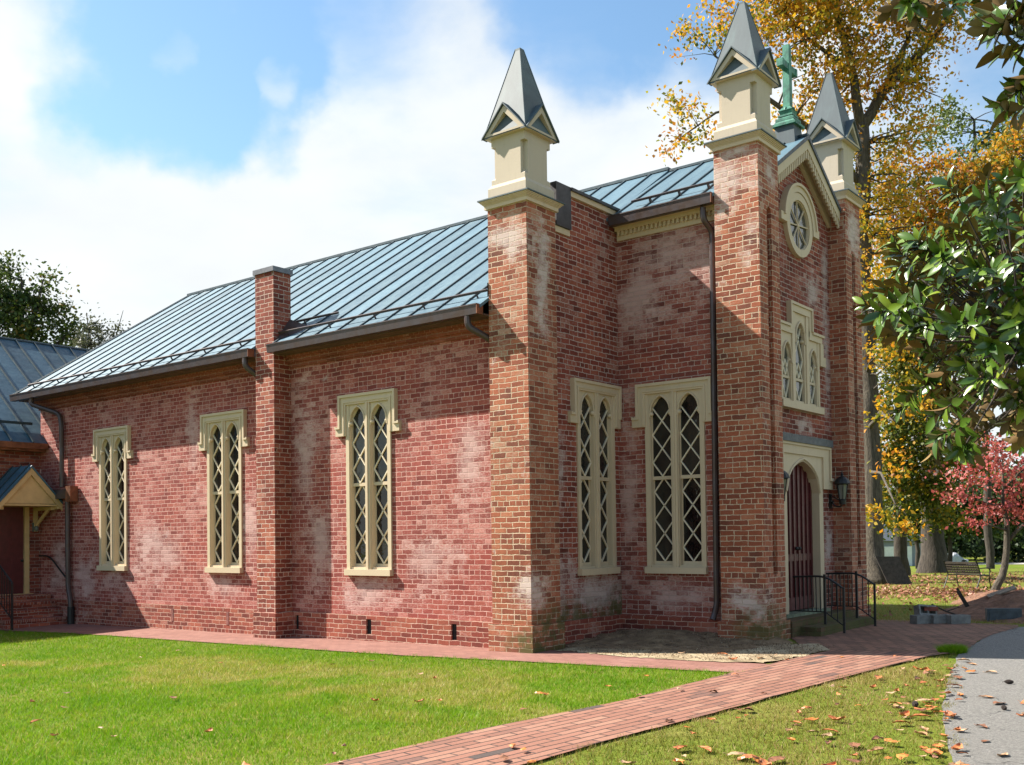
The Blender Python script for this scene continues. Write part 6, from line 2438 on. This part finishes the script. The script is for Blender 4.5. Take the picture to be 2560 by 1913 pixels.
hpart('wall', simple('house_grey', (.20, .22, .25), .8, 0, .1, 1), lambda mb: mb.box(-5.5, 1.9, 0, 7, 0, 2.6))
hpart('roof', M_slate, lambda mb: mb.extrude([(-5.9, -.4, 2.6), (-5.9, 7.4, 2.6), (-5.9, 3.5, 4.3)], (8.2, 0, 0)))
hpart('window', M_white, lambda mb: (mb.box(-2.4, -1.2, -.06, 0, 1.0, 2.0), mb.box(-2.3, -1.3, -.08, -.06, 1.1, 1.9, 0)))
hpart('door', M_white, lambda mb: mb.box(-.5, .4, -.05, 0, 0, 2.0))
hpart('canopy', M_white, lambda mb: mb.extrude([(1.9, -.3, 1.75), (4.1, -.3, 1.20), (4.1, -.3, 1.05), (1.9, -.3, 1.55)], (0, 4, 0)))
for x in (2.3, 3.9):
    hpart('post', M_white, lambda mb, x=x: mb.box(x - .06, x + .06, -.25, -.13, 0, 1.2))
car = thing('covered_car', 'car under a crumpled silver cover on the far roadside', 'car', (-20.8, 98.6, gzf(-20.8, 98.6)), None, math.atan2(.619, .785))


def cover(mb):
    rc = random.Random(3)
    U, Wn = 16, 10
    base = len(mb.v)
    prof = [.62, .66, .70, .74, .80, .98, 1.18, 1.30, 1.32, 1.30, 1.22, 1.05, .88, .78, .70, .66, .62]
    for i in range(U + 1):
        x = -1.25 + 2.5 * i / U
        top = prof[i]
        for j in range(Wn + 1):
            a = math.pi * j / Wn
            y = -.8 * math.cos(a) * (abs(math.cos(a)) ** -.4 if abs(math.cos(a)) > .05 else 1)
            z = .38 + (top - .38) * math.sin(a) ** .5 if 0 < j < Wn else .36
            mb.v.append((x + rc.uniform(-.03, .03), y + rc.uniform(-.03, .03), z + rc.uniform(-.03, .03)))
    for i in range(U):
        for j in range(Wn):
            a = base + i * (Wn + 1) + j
            mb.f.append((a, a + 1, a + Wn + 2, a + Wn + 1))
            mb.m.append(0)
    mb.face([mb.v[base + j] for j in range(Wn + 1)])
    mb.face([mb.v[base + U * (Wn + 1) + j] for j in range(Wn + 1)])


hpart('cover', M_cover, cover, car)
for x in (-.8, .8):
    for y in (-.72, .72):
        def wheel(mb, x=x, y=y):
            mb.tube([(x, y - .09, .3), (x, y + .09, .3)], .3, 16)
            mb.tube([(x, y - .1, .3), (x, y + .1, .3)], .15, 12)
        hpart('wheel', M_black, wheel, car)
hpart('underbody', M_black, lambda mb: (mb.box(-1.15, 1.15, -.7, .7, .22, .40), mb.box(-1.2, -1.1, -.6, .6, .25, .45)), car)

# ------------------------------------------------------------------ grass tuft and moss edge by the drive
V, F, T = blades(5000, (4.95, 5.3, 1.95, 2.35), lambda x, y: np.hypot((x - 5.12) / .16, (y - 2.12) / .18) < 1, lambda x, y: np.clip(rgg.normal(.2, .12, len(x)), 0, 1), .05, .10)
tuft = np_mesh('grass_tuft', V, F, GR, None, T)
tag(tuft, 'small green grass tuft where brick paving meets asphalt', 'grass tuft')
